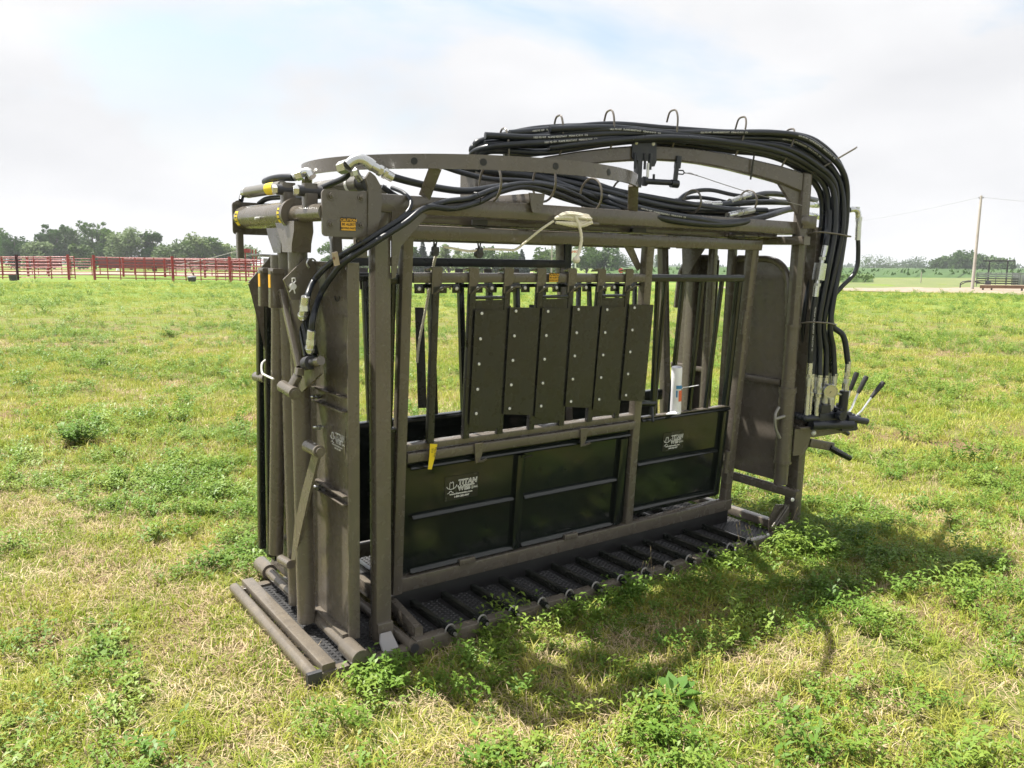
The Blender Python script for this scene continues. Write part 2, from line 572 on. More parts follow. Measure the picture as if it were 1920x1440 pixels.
ribbon('mown_verge', [(42.210, 31.880, 0.000), (54.010, 32.450, 0.000), (62.530, 31.310, -0.000), (68.890, 24.910, 0.000), (78.960, 15.300, 0.000)], [(96.720, 75.790, 0.000), (112.800, 70.300, 0.000), (120.180, 62.430, 0.000), (158.780, 60.840, 0.000), (207.570, 44.840, -0.000)], 'verge', .02, 'mown yellow green verge beyond the gravel')
ribbon('gravel_road', [(47.590, 38.750, 0.000), (49.270, 29.400, 0.000), (52.470, 25.880, 0.000), (54.060, 22.130, 0.000), (54.040, 18.980, 0.000), (53.170, 9.370, 0.000)], [(51.370, 41.990, 0.000), (56.730, 34.200, 0.000), (65.020, 32.650, -0.000), (69.900, 29.370, 0.000), (72.500, 26.350, 0.000), (85.090, 16.710, 0.000)], 'gravel', .045, 'pale gravel drive')
ribbon('gravel_road', [(-75.0, 92.0), (-3.820, 98.390, 0.440), (5.150, 98.280, 0.440), (16.710, 90.760, 0.440), (29.460, 89.680, 0.440), (48.170, 97.790, 0.350), (89.880, 116.670, 0.200)], [(-85.0, 118.0), (-4.780, 136.210, 0.440), (7.750, 139.460, 0.440), (23.300, 125.240, 0.440), (39.210, 119.130, 0.440), (66.180, 134.550, 0.350), (122.110, 159.030, 0.200)], 'gravel', .04, 'pale gravel road beyond the red gates')

# crops: rows of leafy plants too far away to count
def crop(name, corners, hgt, nx, ny, label, sd):
    c = [np.array(q[:2], float) for q in corners]      # near-left, near-right, far-right, far-left
    vs_, fs_ = [], []
    rg_ = np.random.default_rng(sd)
    for i in range(ny):
        t = i / (ny - 1)
        for j in range(nx):
            u = j / (nx - 1)
            p = (c[0] * (1 - u) + c[1] * u) * (1 - t) + (c[3] * (1 - u) + c[2] * u) * t
            z_ = float(gh(*p)) + hgt * (.72 + .28 * rg_.random()) * (1 if (i and j and j < nx - 1) else 0)
            if i == 1:
                p = p * .985 + (c[0] * (1 - u) + c[1] * u) * .015
            vs_.append((p[0] + rg_.normal() * .3, p[1] + rg_.normal() * .3, z_))
    for i in range(ny - 1):
        for j in range(nx - 1):
            fs_.append((i * nx + j, i * nx + j + 1, (i + 1) * nx + j + 1, (i + 1) * nx + j))
    q = MB()
    q.add(vs_, fs_)
    # upright leaf blades along the top and the near face
    cnt = nx * 14
    for _ in range(cnt):
        u, t = rg_.random(), rg_.random() ** 2.2
        p = (c[0] * (1 - u) + c[1] * u) * (1 - t) + (c[3] * (1 - u) + c[2] * u) * t
        a = rg_.random() * 6.28
        w_ = .16 + .2 * rg_.random()
        z0 = float(gh(*p)) + hgt * (.25 + .6 * rg_.random())
        h_ = hgt * (.25 + .25 * rg_.random())
        dx_, dy_ = math.cos(a) * w_, math.sin(a) * w_
        lx, ly = rg_.normal() * .25, rg_.normal() * .25
        q.add([(p[0] - dx_, p[1] - dy_, z0), (p[0] + dx_, p[1] + dy_, z0), (p[0] + lx, p[1] + ly, z0 + h_)], [(0, 1, 2)])
    return q.build(name, 'crop', label=label, kind='stuff', ang=180)

crop('crop_field', [(83.020, 91.310, 0.000), (166.730, 45.930, 0.000), (2133.980, 668.690, 0.000), (684.960, 736.360, 0.000)], 1.35, 150, 30, 'dark green crop field beyond the gravel drive', 3)
crop('crop_field', [(70.180, 54.410, 0.000), (82.900, 46.010, 0.000), (111.300, 63.090, 0.000), (94.000, 71.710, 0.000)], .75, 60, 12, 'low pale green crop strip in front of the taller field', 4)

# distant hedgerows read as one dark mass on the horizon
hz = MB()
rg_ = np.random.default_rng(21)
for k in range(150):
    u = -300 + 2600 * rg_.random()
    D_ = 700 + 500 * rg_.random()
    th_ = math.atan2(u - 960, 1510)
    az = R(36) + th_
    px_, py_ = CAMX + math.sin(az) * D_, CAMY + math.cos(az) * D_
    s_ = 3 + 3 * rg_.random()
    for _ in range(14):
        a = rg_.random() * 6.28
        ox, oy, oz = rg_.normal() * s_, rg_.normal() * s_, abs(rg_.normal()) * s_ * .3 + .6
        w_ = 1.5 + 2 * rg_.random()
        hz.add([(px_ + ox - w_ * math.cos(a), py_ + oy - w_ * math.sin(a), oz - w_ * .7), (px_ + ox + w_ * math.cos(a), py_ + oy + w_ * math.sin(a), oz - w_ * .7), (px_ + ox + rg_.normal(), py_ + oy, oz + w_)], [(0, 1, 2)])
hz.build('hedgerow', 'tree', label='far hedgerow trees along the horizon', kind='stuff', ang=180)

# ------------------------------------------------------------------ scattered plants
def strip_blade(q, base, ang, L_, w_, lean, curl, tw=0):
    """one grass blade, two joints and a tip"""
    b0 = Vector(base)
    d = Vector((math.cos(ang), math.sin(ang), 0))
    s_ = Vector((-math.sin(ang + tw), math.cos(ang + tw), 0)) * w_ * .5
    p1 = b0 + d * L_ * .35 * lean + Vector((0, 0, L_ * .5 * (1 - .3 * lean)))
    p2 = b0 + d * L_ * (lean * .95) + Vector((0, 0, L_ * (1 - .55 * lean) * (1 - curl)))
    q.add([b0 - s_, b0 + s_, p1 + s_ * .85, p1 - s_ * .85, p2], [(0, 1, 2, 3), (3, 2, 4)])

def leaf(q, base, d, L_, w_, droop=.2):
    d = Vector(d).normalized()
    s_ = d.cross(Vector((0, 0, 1)))
    if s_.length < .1:
        s_ = Vector((1, 0, 0))
    s_ = s_.normalized() * w_ * .5
    b0 = Vector(base)
    m_ = b0 + d * L_ * .5 + Vector((0, 0, .08 * L_))
    e_ = b0 + d * L_ - Vector((0, 0, droop * L_))
    q.add([b0, m_ + s_, e_, m_ - s_], [(0, 1, 2, 3)])

def proto(name, q, mat):
    o = q.build(name, mat, ang=180)
    COL.objects.unlink(o)
    return o

def make_tuft(n, rad_, hmin, hmax, w_, lean, mat, sd, nm):
    r_ = random.Random(sd)
    q = MB()
    for _ in range(n):
        a = r_.random() * 6.283
        rr = rad_ * math.sqrt(r_.random())
        strip_blade(q, (rr * math.cos(a), rr * math.sin(a), -.01), r_.random() * 6.283, hmin + (hmax - hmin) * r_.random() ** 1.5, w_ * (.6 + .8 * r_.random()), lean * (.4 + .9 * r_.random()), r_.random() * .35, r_.uniform(-.6, .6))
    return proto(nm, q, mat)

def make_weed(sd, stems, hgt, leafL, rad_, mat='weed', nm='weed_sprig'):
    r_ = random.Random(sd)
    q = MB()
    for _ in range(stems):
        a = r_.random() * 6.283
        lean = r_.uniform(.2, .9)
        h_ = hgt * r_.uniform(.5, 1)
        rr = rad_ * r_.random()
        b0 = Vector((rr * math.cos(a), rr * math.sin(a), 0))
        tip = b0 + Vector((math.cos(a) * lean * h_, math.sin(a) * lean * h_, h_))
        nl = 7
        for k in range(nl):
            t = .25 + .75 * k / (nl - 1)
            p = b0.lerp(tip, t)
            aa = k * 2.4 + r_.random()
            leaf(q, p, (math.cos(aa), math.sin(aa), r_.uniform(.1, .9)), leafL * r_.uniform(.7, 1.2), leafL * .38, r_.uniform(0, .4))
        s_ = Vector((.0012, .0012, 0))
        q.add([b0 - s_, b0 + s_, tip], [(0, 1, 2)])
    return proto(nm, q, mat)

def scatter(name, protos, pts, scl, label, tilt=.12):
    n_ = len(pts)
    me = bpy.data.meshes.new(name)
    me.vertices.add(n_)
    me.vertices.foreach_set('co', np.asarray(pts, np.float32).ravel())
    rot = np.stack([rng.normal(0, tilt, n_), rng.normal(0, tilt, n_), rng.random(n_) * 6.283], 1)
    a = me.attributes.new('rot', 'FLOAT_VECTOR', 'POINT')
    a.data.foreach_set('vector', rot.astype(np.float32).ravel())
    a = me.attributes.new('scl', 'FLOAT', 'POINT')
    a.data.foreach_set('value', np.asarray(scl, np.float32))
    a = me.attributes.new('idx', 'INT', 'POINT')
    a.data.foreach_set('value', rng.integers(0, len(protos), n_).astype(np.int32))
    o = bpy.data.objects.new(name, me)
    COL.objects.link(o)
    for s_ in protos[0].data.materials:
        me.materials.append(s_)
    tag(o, label, None, None, 'stuff')
    col = bpy.data.collections.new(name + '_plants')
    for q in protos:
        col.objects.link(q)
    ng = bpy.data.node_groups.new(name, 'GeometryNodeTree')
    ng.interface.new_socket('Geometry', in_out='INPUT', socket_type='NodeSocketGeometry')
    ng.interface.new_socket('Geometry', in_out='OUTPUT', socket_type='NodeSocketGeometry')
    N = ng.nodes.new
    gi, go = N('NodeGroupInput'), N('NodeGroupOutput')
    ci = N('GeometryNodeCollectionInfo')
    ci.inputs['Collection'].default_value = col
    ci.inputs['Separate Children'].default_value = True
    ci.inputs['Reset Children'].default_value = True
    ip = N('GeometryNodeInstanceOnPoints')
    ip.inputs['Pick Instance'].default_value = True
    def at(nm, ty):
        q = N('GeometryNodeInputNamedAttribute')
        q.data_type = ty
        q.inputs['Name'].default_value = nm
        return q
    e2r = N('FunctionNodeEulerToRotation')
    lk = ng.links.new
    lk(gi.outputs[0], ip.inputs['Points'])
    lk(ci.outputs[0], ip.inputs['Instance'])
    lk(at('idx', 'INT').outputs['Attribute'], ip.inputs['Instance Index'])
    lk(at('rot', 'FLOAT_VECTOR').outputs['Attribute'], e2r.inputs[0])
    lk(e2r.outputs[0], ip.inputs['Rotation'])
    lk(at('scl', 'FLOAT').outputs['Attribute'], ip.inputs['Scale'])
    lk(ip.outputs[0], go.inputs[0])
    md = o.modifiers.new('scatter', 'NODES')
    md.node_group = ng
    return o

def field_points(n_, r0, r1, half=50, power=1.0):
    """random spots over the part of the field the camera (or one a step aside) can see"""
    u = rng.random(n_)
    r_ = np.sqrt(r0 ** 2 + (r1 ** 2 - r0 ** 2) * u) if power == 1 else r0 + (r1 - r0) * u
    az = R(36) + np.radians(half) * (2 * rng.random(n_) - 1)
    x, y = CAMX + np.sin(az) * r_, CAMY + np.cos(az) * r_
    return x, y, r_

def vnoise(x, y, s_, off=0.0):
    return np.array([noise.noise((float(a) * s_ + off, float(b_) * s_ - off, off)) for a, b_ in zip(x, y)])

def clear(x, y):
    """no plants inside the steel platform"""
    return ~((x > 0.02) & (x < 3.1) & (y > 0.02) & (y < 1.2))

tufts = [make_tuft(36, .075, .02, .095, .0040, .75, 'grass', s_, 'grass_tuft') for s_ in (1, 2, 3, 4)]
longs = [make_tuft(32, .06, .06, .17, .0042, .85, 'grass', s_, 'long_grass_tuft') for s_ in (11, 12, 13)]
straws = [make_tuft(28, .08, .03, .11, .0030, 1.2, 'straw', s_, 'straw_tuft') for s_ in (21, 22, 23)]
weeds = [make_weed(s_, 9, h_, l_, .05) for s_, h_, l_ in ((31, .055, .024), (32, .085, .028), (33, .045, .020), (34, .10, .032))]

def lay(n_, r0, r1, keep, smin, smax, grow=0.0, half=50):
    x, y, r_ = field_points(n_, r0, r1, half)
    k = clear(x, y)
    x, y, r_ = x[k], y[k], r_[k]
    k = keep(x, y, r_)
    x, y, r_ = x[k], y[k], r_[k]
    s_ = (smin + (smax - smin) * rng.random(len(x))) * (1 + grow * r_)
    return np.stack([x, y, gh(x, y)], 1), s_

def cat(*a):
    return np.concatenate([q[0] for q in a]), np.concatenate([q[1] for q in a])

lush = lambda x, y: vnoise(x, y, .55, 3.1) + .6 * vnoise(x, y, 1.9, 8.2)
dry = lambda x, y: vnoise(x, y, .45, 14.7) + .6 * vnoise(x, y, 1.6, 2.9)
P_, S_ = cat(
    lay(19000, 1.9, 7.5, lambda x, y, r: rng.random(len(x)) < np.clip(.62 + .5 * lush(x, y), .22, 1), .7, 1.35),
    lay(28500, 7.5, 18, lambda x, y, r: rng.random(len(x)) < np.clip(.7 + .4 * lush(x, y), .3, 1), 1.1, 1.9),
    lay(24000, 18, 62, lambda x, y, r: rng.random(len(x)) < np.clip(.7 + .4 * lush(x, y), .35, 1), 1.9, 3.2))
scatter('grass', tufts, P_, S_, 'short yellow green pasture grass')
P_, S_ = cat(
    lay(5200, 1.9, 8, lambda x, y, r: rng.random(len(x)) < np.clip(.25 + .9 * vnoise(x, y, .8, 31.), .04, .9), .6, 1.15),
    lay(7000, 8, 24, lambda x, y, r: rng.random(len(x)) < np.clip(.25 + .9 * vnoise(x, y, .5, 31.), .05, .9), .8, 1.5),
    lay(5000, 24, 60, lambda x, y, r: rng.random(len(x)) < np.clip(.3 + .9 * vnoise(x, y, .25, 31.), .08, .9), 1.2, 2.2))
scatter('long_grass', longs, P_, S_, 'longer loose grass tufts in drifts')
P_, S_ = cat(
    lay(16500, 1.9, 7.5, lambda x, y, r: rng.random(len(x)) < np.clip(.5 + .7 * dry(x, y), .15, 1), .6, 1.25),
    lay(9000, 7.5, 20, lambda x, y, r: rng.random(len(x)) < np.clip(.35 + .8 * dry(x, y), .05, 1), 1., 1.7))
scatter('dry_grass', straws, P_, S_, 'dead straw coloured grass lying in the turf')
P_, S_ = cat(
    lay(15500, 1.9, 8, lambda x, y, r: rng.random(len(x)) < np.clip(.30 + .9 * vnoise(x, y, .75, 55.) + .5 * vnoise(x, y, 2.4, 5.) - .35 * (np.hypot(x - 3.6, y + 1.4) < 1.1), .03, 1), .7, 1.35),
    lay(14000, 8, 24, lambda x, y, r: rng.random(len(x)) < np.clip(.30 + .9 * vnoise(x, y, .45, 55.), .03, 1), 1., 1.9),
    lay(9000, 24, 60, lambda x, y, r: rng.random(len(x)) < np.clip(.30 + .9 * vnoise(x, y, .25, 55.), .03, 1), 1.8, 3.4))
k_ = ~((P_[:, 0] > -.6) & (P_[:, 0] < .15) & (P_[:, 1] > -.25) & (P_[:, 1] < 1.4))
scatter('ground_weeds', weeds, P_[k_], S_[k_], 'low leafy green weeds among the grass')

# grass the mower could not reach, along the rail and round the rear foot
def strip_pts(n_, x0, x1, y0, y1, smin, smax):
    x, y = x0 + (x1 - x0) * rng.random(n_), y0 + (y1 - y0) * rng.random(n_) ** .8
    return np.stack([x, y, gh(x, y)], 1), smin + (smax - smin) * rng.random(n_)
P_, S_ = cat(strip_pts(120, .45, 3.3, -.06, -.25, .4, .75), strip_pts(120, 1.4, 3.3, -.08, -.4, .5, .9), strip_pts(110, 3.1, 4.0, -.5, .3, .7, 1.2), strip_pts(80, 2.6, 4.4, -.9, -.2, .6, 1.1))
scatter('rail_grass', longs, P_, S_, 'uncut grass along the side rail and the rear foot')
P_, S_ = cat(strip_pts(70, .30, 3.2, -.06, -.28, .5, .9), strip_pts(60, 3.0, 4.2, -.7, .2, .7, 1.2), strip_pts(70, .9, 2.6, -.25, -.8, .6, 1.1), strip_pts(40, 1.5, 3.1, -.03, -.14, .7, 1.15))
scatter('rail_weeds', weeds, P_, S_, 'leafy weeds crowding the side rail')

def make_stalks(sd):
    r_ = random.Random(sd)
    q = MB()
    for _ in range(5):
        a = r_.random() * 6.283
        h_ = r_.uniform(.08, .20)
        b0 = Vector((r_.gauss(0, .03), r_.gauss(0, .03), 0))
        tip = b0 + Vector((math.cos(a) * h_ * .35, math.sin(a) * h_ * .35, h_))
        q.tube([b0, b0.lerp(tip, .5) + Vector((0, 0, .01)), tip], [.0014, .0011, .0008], 3)
        q.tube([tip, tip + (tip - b0) * .12, tip + (tip - b0) * .22], [.001, .0032, .0008], 4)
    return proto('seed_stalk', q, 'straw')
P_, S_ = cat(lay(190, 1.9, 9, lambda x, y, r: vnoise(x, y, .6, 77.) > -.1, .6, 1.2), lay(900, 9, 30, lambda x, y, r: vnoise(x, y, .4, 77.) > 0, .8, 1.5))
scatter('seed_stalks', [make_stalks(s_) for s_ in (91, 92, 93)], P_, S_, 'thin dry seed stalks standing above the turf', .2)

# plants that stand out one by one
def big_weed(loc, hgt, spread, stems, leafL, label, sd, mat='weed', broad=False):
    r_ = random.Random(sd)
    z_ = float(gh(loc[0], loc[1]))
    root = empty('weed_plant', (loc[0], loc[1], z_), 0, label, 'weed', 'weeds standing out of the turf')
    q, st = MB(), MB()
    for k in range(stems):
        a = r_.random() * 6.283
        rr = spread * math.sqrt(r_.random())
        tip = Vector((math.cos(a) * rr, math.sin(a) * rr, hgt * r_.uniform(.55, 1) * (1 - .45 * rr / spread)))
        if broad:
            leaf(q, (0, 0, .01), (tip.x, tip.y, tip.z), tip.length, tip.length * .34, .15)
            continue
        b0 = tip * .08
        b0.z = 0
        st.tube([b0, b0.lerp(tip, .6) + Vector((0, 0, .01)), tip], [.003, .0022, .0012], 4)
        for j in range(10):
            p = b0.lerp(tip, .3 + .7 * j / 9)
            aa = j * 2.4 + r_.random() * 2
            leaf(q, p, (math.cos(aa), math.sin(aa), r_.uniform(.0, .8)), leafL * r_.uniform(.7, 1.3), leafL * .36, r_.uniform(0, .4))
    q.build('foliage', mat, root, ang=180)
    if st.v:
        st.build('stem', mat, root, ang=180)

big_weed((-0.140, 5.040, 0.000), .30, .26, 42, .06, 'bushy grey green weed in the grass left of the steel chute', 1)
big_weed((3.290, 16.670, -0.000), .24, .30, 30, .07, 'round dark green weed clump in the middle of the left field', 2)
big_weed((1.150, -0.880, 0.000), .12, .17, 14, .1, 'broad leaved dock rosette in the chute shadow', 3, 'dock', True)
big_weed((0.270, -0.160, 0.000), .17, .16, 26, .04, 'leafy weed growing at the front corner of the platform', 4)
big_weed((1.700, -0.050, 0.000), .16, .14, 20, .035, 'leafy weed hiding the side rail at mid platform', 5)
big_weed((3.040, -0.220, 0.000), .24, .22, 32, .05, 'leafy weed clump by the rear post foot', 6)
big_weed((0.810, -0.020, 0.000), .12, .12, 18, .032, 'small leafy weed against the third rail clip', 7)
big_weed((17.100, 6.790, -0.000), .28, .32, 28, .08, 'dark weed clump in the right field level with the hoses', 8)
big_weed((1.060, 11.610, 0.000), .2, .28, 24, .06, 'low weed clump behind the bushy grey green weed', 9)
big_weed((0.180, -0.120, 0.000), .14, .12, 20, .036, 'weed sprig below the end of the bottom pipe', 10)
big_weed((2.420, -0.050, 0.000), .15, .16, 22, .036, 'leafy weed against the rear end of the side rail', 12)

# ------------------------------------------------------------------ trees
def make_tree(loc, hgt, width, label, sd, mat='tree', n=2600, trunk_h=.28, lobes=9, cone=False, group='trees on the skyline', size=.30, bare=0):
    r_ = random.Random(sd)
    root = empty('tree', loc, r_.random() * 6.28, label, 'tree', group)
    t = MB()
    t.tube([(0, 0, -.3), (.02 * hgt, .01 * hgt, hgt * .25), (.0, .02 * hgt, hgt * .55), (.03 * hgt, 0, hgt * .85)], [hgt * .03, hgt * .022, hgt * .014, hgt * .005], 8)
    q = MB()
    cs = []
    if cone:
        for k in range(26):
            f = k / 25
            cs.append((0, 0, hgt * (.12 + .86 * f), width * .5 * (1 - f) + .12, .35))
    else:
        for k in range(lobes):
            a = r_.random() * 6.28
            rr = width * .36 * math.sqrt(r_.random())
            z_ = hgt * (trunk_h + .10 + (.90 - trunk_h - .16) * r_.random() ** .8)
            sz = width * r_.uniform(.14, .27) * (1.15 - .4 * z_ / hgt)
            c_ = (rr * math.cos(a), rr * math.sin(a), z_, sz, r_.uniform(.7, 1.15))
            cs.append(c_)
            t.tube([(0, 0, hgt * trunk_h * r_.uniform(.6, 1.2)), (c_[0] * .5, c_[1] * .5, (hgt * trunk_h + z_) * .5), (c_[0], c_[1], z_)], [hgt * .011, hgt * .007, hgt * .003], 5)
    for k in range(bare):
        a = r_.random() * 6.28
        tip = (math.cos(a) * width * .45, math.sin(a) * width * .45, hgt * r_.uniform(.9, 1.05))
        t.tube([(0, 0, hgt * .4), (tip[0] * .6, tip[1] * .6, hgt * .75), tip], [hgt * .008, hgt * .005, hgt * .0015], 4)
        cs.append((tip[0] * .92, tip[1] * .92, tip[2] * .95, width * .06, 1))
    tot = sum(c[3] ** 2 for c in cs)
    for c in cs:
        m_ = max(12, int(n * c[3] ** 2 / tot))
        for _ in range(m_):
            v = Vector((r_.gauss(0, 1), r_.gauss(0, 1), r_.gauss(0, 1))).normalized() * (r_.random() ** .45)
            p = Vector((c[0] + v.x * c[3], c[1] + v.y * c[3], c[2] + v.z * c[3] * c[4]))
            d1 = Vector((r_.gauss(0, 1), r_.gauss(0, 1), r_.gauss(0, .7))).normalized()
            d2 = d1.orthogonal().normalized()
            s_ = size * r_.uniform(.5, 1.25)
            q.add([p - d1 * s_, p + d2 * s_ * .45, p + d1 * s_, p - d2 * s_ * .45], [(0, 1, 2, 3)])
    t.build('trunk', 'bark', root)
    q.build('crown', mat, root, ang=180)
    return root

# skyline left of the chute (spots on the pasture 150 to 190 m away)
for i, (spot, hh, ww, lab, sd_, mt, bare) in enumerate([
        ((10.010, 194.250, -0.690), 9.0, 8.5, 'tall tree cut by the left edge of the view', 41, 'tree', 0),
        ((13.450, 185.550, -0.600), 7.2, 9.0, 'round green tree at the far left of the skyline', 42, 'tree', 0),
        ((16.160, 181.130, -0.450), 5.6, 7.0, 'low tree between the round tree and the tree with bare limbs', 43, 'tree_pale', 0),
        ((20.600, 190.370, -0.560), 9.2, 7.0, 'tree with bare limbs reaching out to the left', 44, 'tree', 5),
        ((23.600, 190.700, -0.580), 10.0, 7.6, 'tallest ragged tree behind the red gate post', 45, 'tree', 2),
        ((22.060, 166.930, -0.300), 5.2, 4.6, 'pale low tree standing in front of the tallest ragged tree', 46, 'tree_pale', 0),
        ((28.230, 189.850, -0.580), 9.8, 7.2, 'tall ragged tree right of the tallest one', 47, 'tree', 3),
        ((30.820, 187.980, -0.560), 9.2, 8.2, 'full ragged tree near the middle of the left skyline', 48, 'tree', 1),
        ((32.980, 177.720, -0.450), 9.0, 10.0, 'broad yellow green tree in the middle of the left skyline', 49, 'tree_pale', 0),
        ((36.790, 174.980, -0.430), 8.0, 5.2, 'narrow tree with forked top right of the broad one', 50, 'tree', 1),
        ((38.650, 167.420, -0.350), 5.6, 8.0, 'low bushy tree right of the narrow forked tree', 51, 'tree_pale', 0),
        ((43.180, 170.380, -0.390), 7.2, 8.6, 'domed green tree behind the white stay wires', 52, 'tree_pale', 0),
        ((46.330, 171.840, -0.420), 7.4, 8.0, 'dark domed tree nearest the steel chute', 53, 'tree', 0),
        ((50.270, 171.480, -0.420), 5.4, 7.6, 'thin low tree behind the red loading frame', 54, 'tree_pale', 0),
        ((54.380, 168.520, -0.400), 4.8, 7.6, 'low tree just left of the head gate', 55, 'tree_pale', 0)]):
    z_ = float(gh(spot[0], spot[1]))
    make_tree((spot[0], spot[1], z_), hh, ww, lab, sd_, mt, 4200, .06, 17, bare=bare, size=.36)
# trees seen through the chute
for spot, hh, ww, lab, sd_, mt, cone in [
        ((60.120, 139.550, 0.110), 5.6, 6.0, 'tree seen beneath the caution plate', 61, 'tree', False),
        ((63.830, 136.880, 0.130), 4.6, 6.5, 'low tree seen between plate and front post', 62, 'tree_pale', False),
        ((67.620, 121.710, 0.280), 5.5, 4.5, 'bluish tree beside the left frame post', 63, 'tree', False),
        ((68.900, 120.790, 0.290), 6.0, 3.2, 'pointed conifer seen under the top bar', 64, 'conifer', True),
        ((73.120, 123.970, 0.250), 5.6, 4.2, 'dark conifer behind the first pulley', 65, 'conifer', True),
        ((72.590, 118.130, 0.310), 5.2, 5.0, 'yellow green tree right of the first pulley', 66, 'tree_pale', False),
        ((77.560, 120.770, 0.280), 4.6, 6.0, 'low hedge tree behind the sagging rope', 67, 'tree', False),
        ((78.310, 114.010, 0.350), 5.2, 6.0, 'ragged tree right of the second pulley', 68, 'tree', False),
        ((80.710, 112.280, 0.360), 4.2, 6.5, 'low green tree under the rope slope', 69, 'tree_pale', False),
        ((82.820, 110.760, 0.370), 4.4, 3.0, 'small conifer under the rope slope', 70, 'conifer', True),
        ((85.380, 108.920, 0.390), 4.2, 6.5, 'yellow green tree left of the white sign', 71, 'tree_pale', False),
        ((94.220, 114.990, 0.310), 6.2, 6.0, 'tree close behind the white sign', 72, 'tree', False),
        ((98.650, 111.800, 0.330), 6.0, 7.0, 'tree right of the white sign', 73, 'tree', False),
        ((101.230, 109.940, 0.350), 5.4, 6.0, 'tree behind the dark inner post', 74, 'tree', False),
        ((159.090, 167.900, 0.250), 5.0, 10.0, 'hazy tree clump near the red stop sign', 75, 'tree', False),
        ((242.950, 231.980, -0.080), 7.0, 6.0, 'lone far tree in the crop field', 76, 'tree', False)]:
    z_ = float(gh(spot[0], spot[1]))
    make_tree((spot[0], spot[1], z_), hh, ww, lab, sd_, mt, 2400, .06, 12, cone, size=.30)
# trees on the right horizon
for spot, hh, ww, lab, sd_ in [
        ((401.370, 229.880, -0.040), 5.0, 24.0, 'far rounded tree clump right of the hoses', 81),
        ((416.040, 219.310, 0.050), 4.2, 20.0, 'far low tree clump in the middle of the right horizon', 82),
        ((264.340, 129.360, 0.200), 4.6, 9.0, 'leftmost dark tree of the clump by the pole', 83),
        ((262.390, 124.540, 0.250), 5.4, 10.0, 'dark tree left of the pole in the clump', 84),
        ((260.850, 119.430, 0.300), 6.6, 12.0, 'highest dark tree of the clump just left of the pole', 85),
        ((271.020, 118.320, 0.300), 5.4, 11.0, 'dark tree right of the pole behind the steel portal', 86),
        ((268.910, 113.620, 0.350), 4.8, 8.0, 'small dark tree inside the steel portal', 87)]:
    make_tree((spot[0], spot[1], 0), hh, ww, lab, sd_, 'tree', 2200, .04, 13, size=.55)

# ------------------------------------------------------------------ red pipe gates
def along(a, b_, t):
    return Vector(a).lerp(Vector(b_), t)

RAILZ = (.18, .42, .66, .92, 1.18, 1.44, 1.70)
def panel(a, b_, label, posts=(0, 1), ups=(.33, .66), post_h=1.86, mat='red'):
    a, b_ = Vector(a), Vector(b_)
    a.z, b_.z = float(gh(a.x, a.y)), float(gh(b_.x, b_.y))
    root = empty('corral_fence', a, 0, label, 'gate', 'red pipe panels of the corral')
    v = b_ - a
    rail = None
    for z_ in RAILZ:
        if rail is None:
            rail = MB().tube([(0, 0, 0), v], .03, 6).build('rail', mat, root)
            rail.location = (0, 0, z_)
        else:
            inst(rail, root, (0, 0, z_))
    up_ = None
    for t in ups:
        if up_ is None:
            up_ = MB().beam((0, 0, .05), (0, 0, 1.74), .07, .05).build('upright', mat, root)
            up_.location = v * t
        else:
            inst(up_, root, v * t)
    po = None
    for t in posts:
        if po is None:
            po = MB().beam((0, 0, -.1), (0, 0, post_h), .17, .17).build('post', mat, root)
            po.location = v * t
        else:
            inst(po, root, v * t)

gp = [(1.330, 69.830, 0.350), (4.360, 67.650, 0.360), (7.530, 65.990, 0.410), (7.920, 65.710, 0.410), (9.180, 65.430, 0.410), (11.660, 63.020, 0.390), (13.740, 60.890, 0.380), (15.480, 59.630, 0.350), (17.190, 58.400, 0.360), (19.540, 56.700, 0.370)]
panel(gp[0], gp[1], 'red pipe panel cut by the left edge of the view', (1,), (.35, .7))
panel(gp[1], gp[2], 'red pipe panel between the first two thick posts', (0, 1), (.33, .66))
panel(gp[2], gp[3], 'short red pipe panel beside the gap', (), (.97,))
panel(gp[4], gp[5], 'red pipe panel right of the gap', (0,), (.32, .62, .98))
panel(gp[5], gp[6], 'red pipe panel with the hanging red bucket', (1,), (.25, .5))
panel(gp[6], gp[7], 'red pipe panel with the leaning brace', (), (.45, .97))
panel(gp[7], gp[8], 'red pipe panel in front of the red loading frame', (), (.5,))
panel(gp[8], gp[9], 'red pipe panel running behind the head gate', (0,), (.4, .8))
hp = [(2.930, 91.090, 0.250), (6.870, 88.250, 0.280), (8.470, 87.110, 0.280), (12.110, 85.720, 0.290), (14.340, 82.880, 0.320), (17.360, 79.450, 0.300), (20.460, 77.220, 0.320), (24.390, 74.380, 0.340)]
for a, b_, lab in [(0, 1, 'back row red panel behind the left edge panel'), (1, 2, 'back row red panel behind the first thick post'), (2, 3, 'back row red panel left of the gap'), (4, 5, 'back row red panel behind the red bucket'), (5, 6, 'back row red panel behind the leaning brace'), (6, 7, 'back row red panel behind the loading frame')]:
    panel(hp[a], hp[b_], lab, (0,), (.5, .98), 1.8)

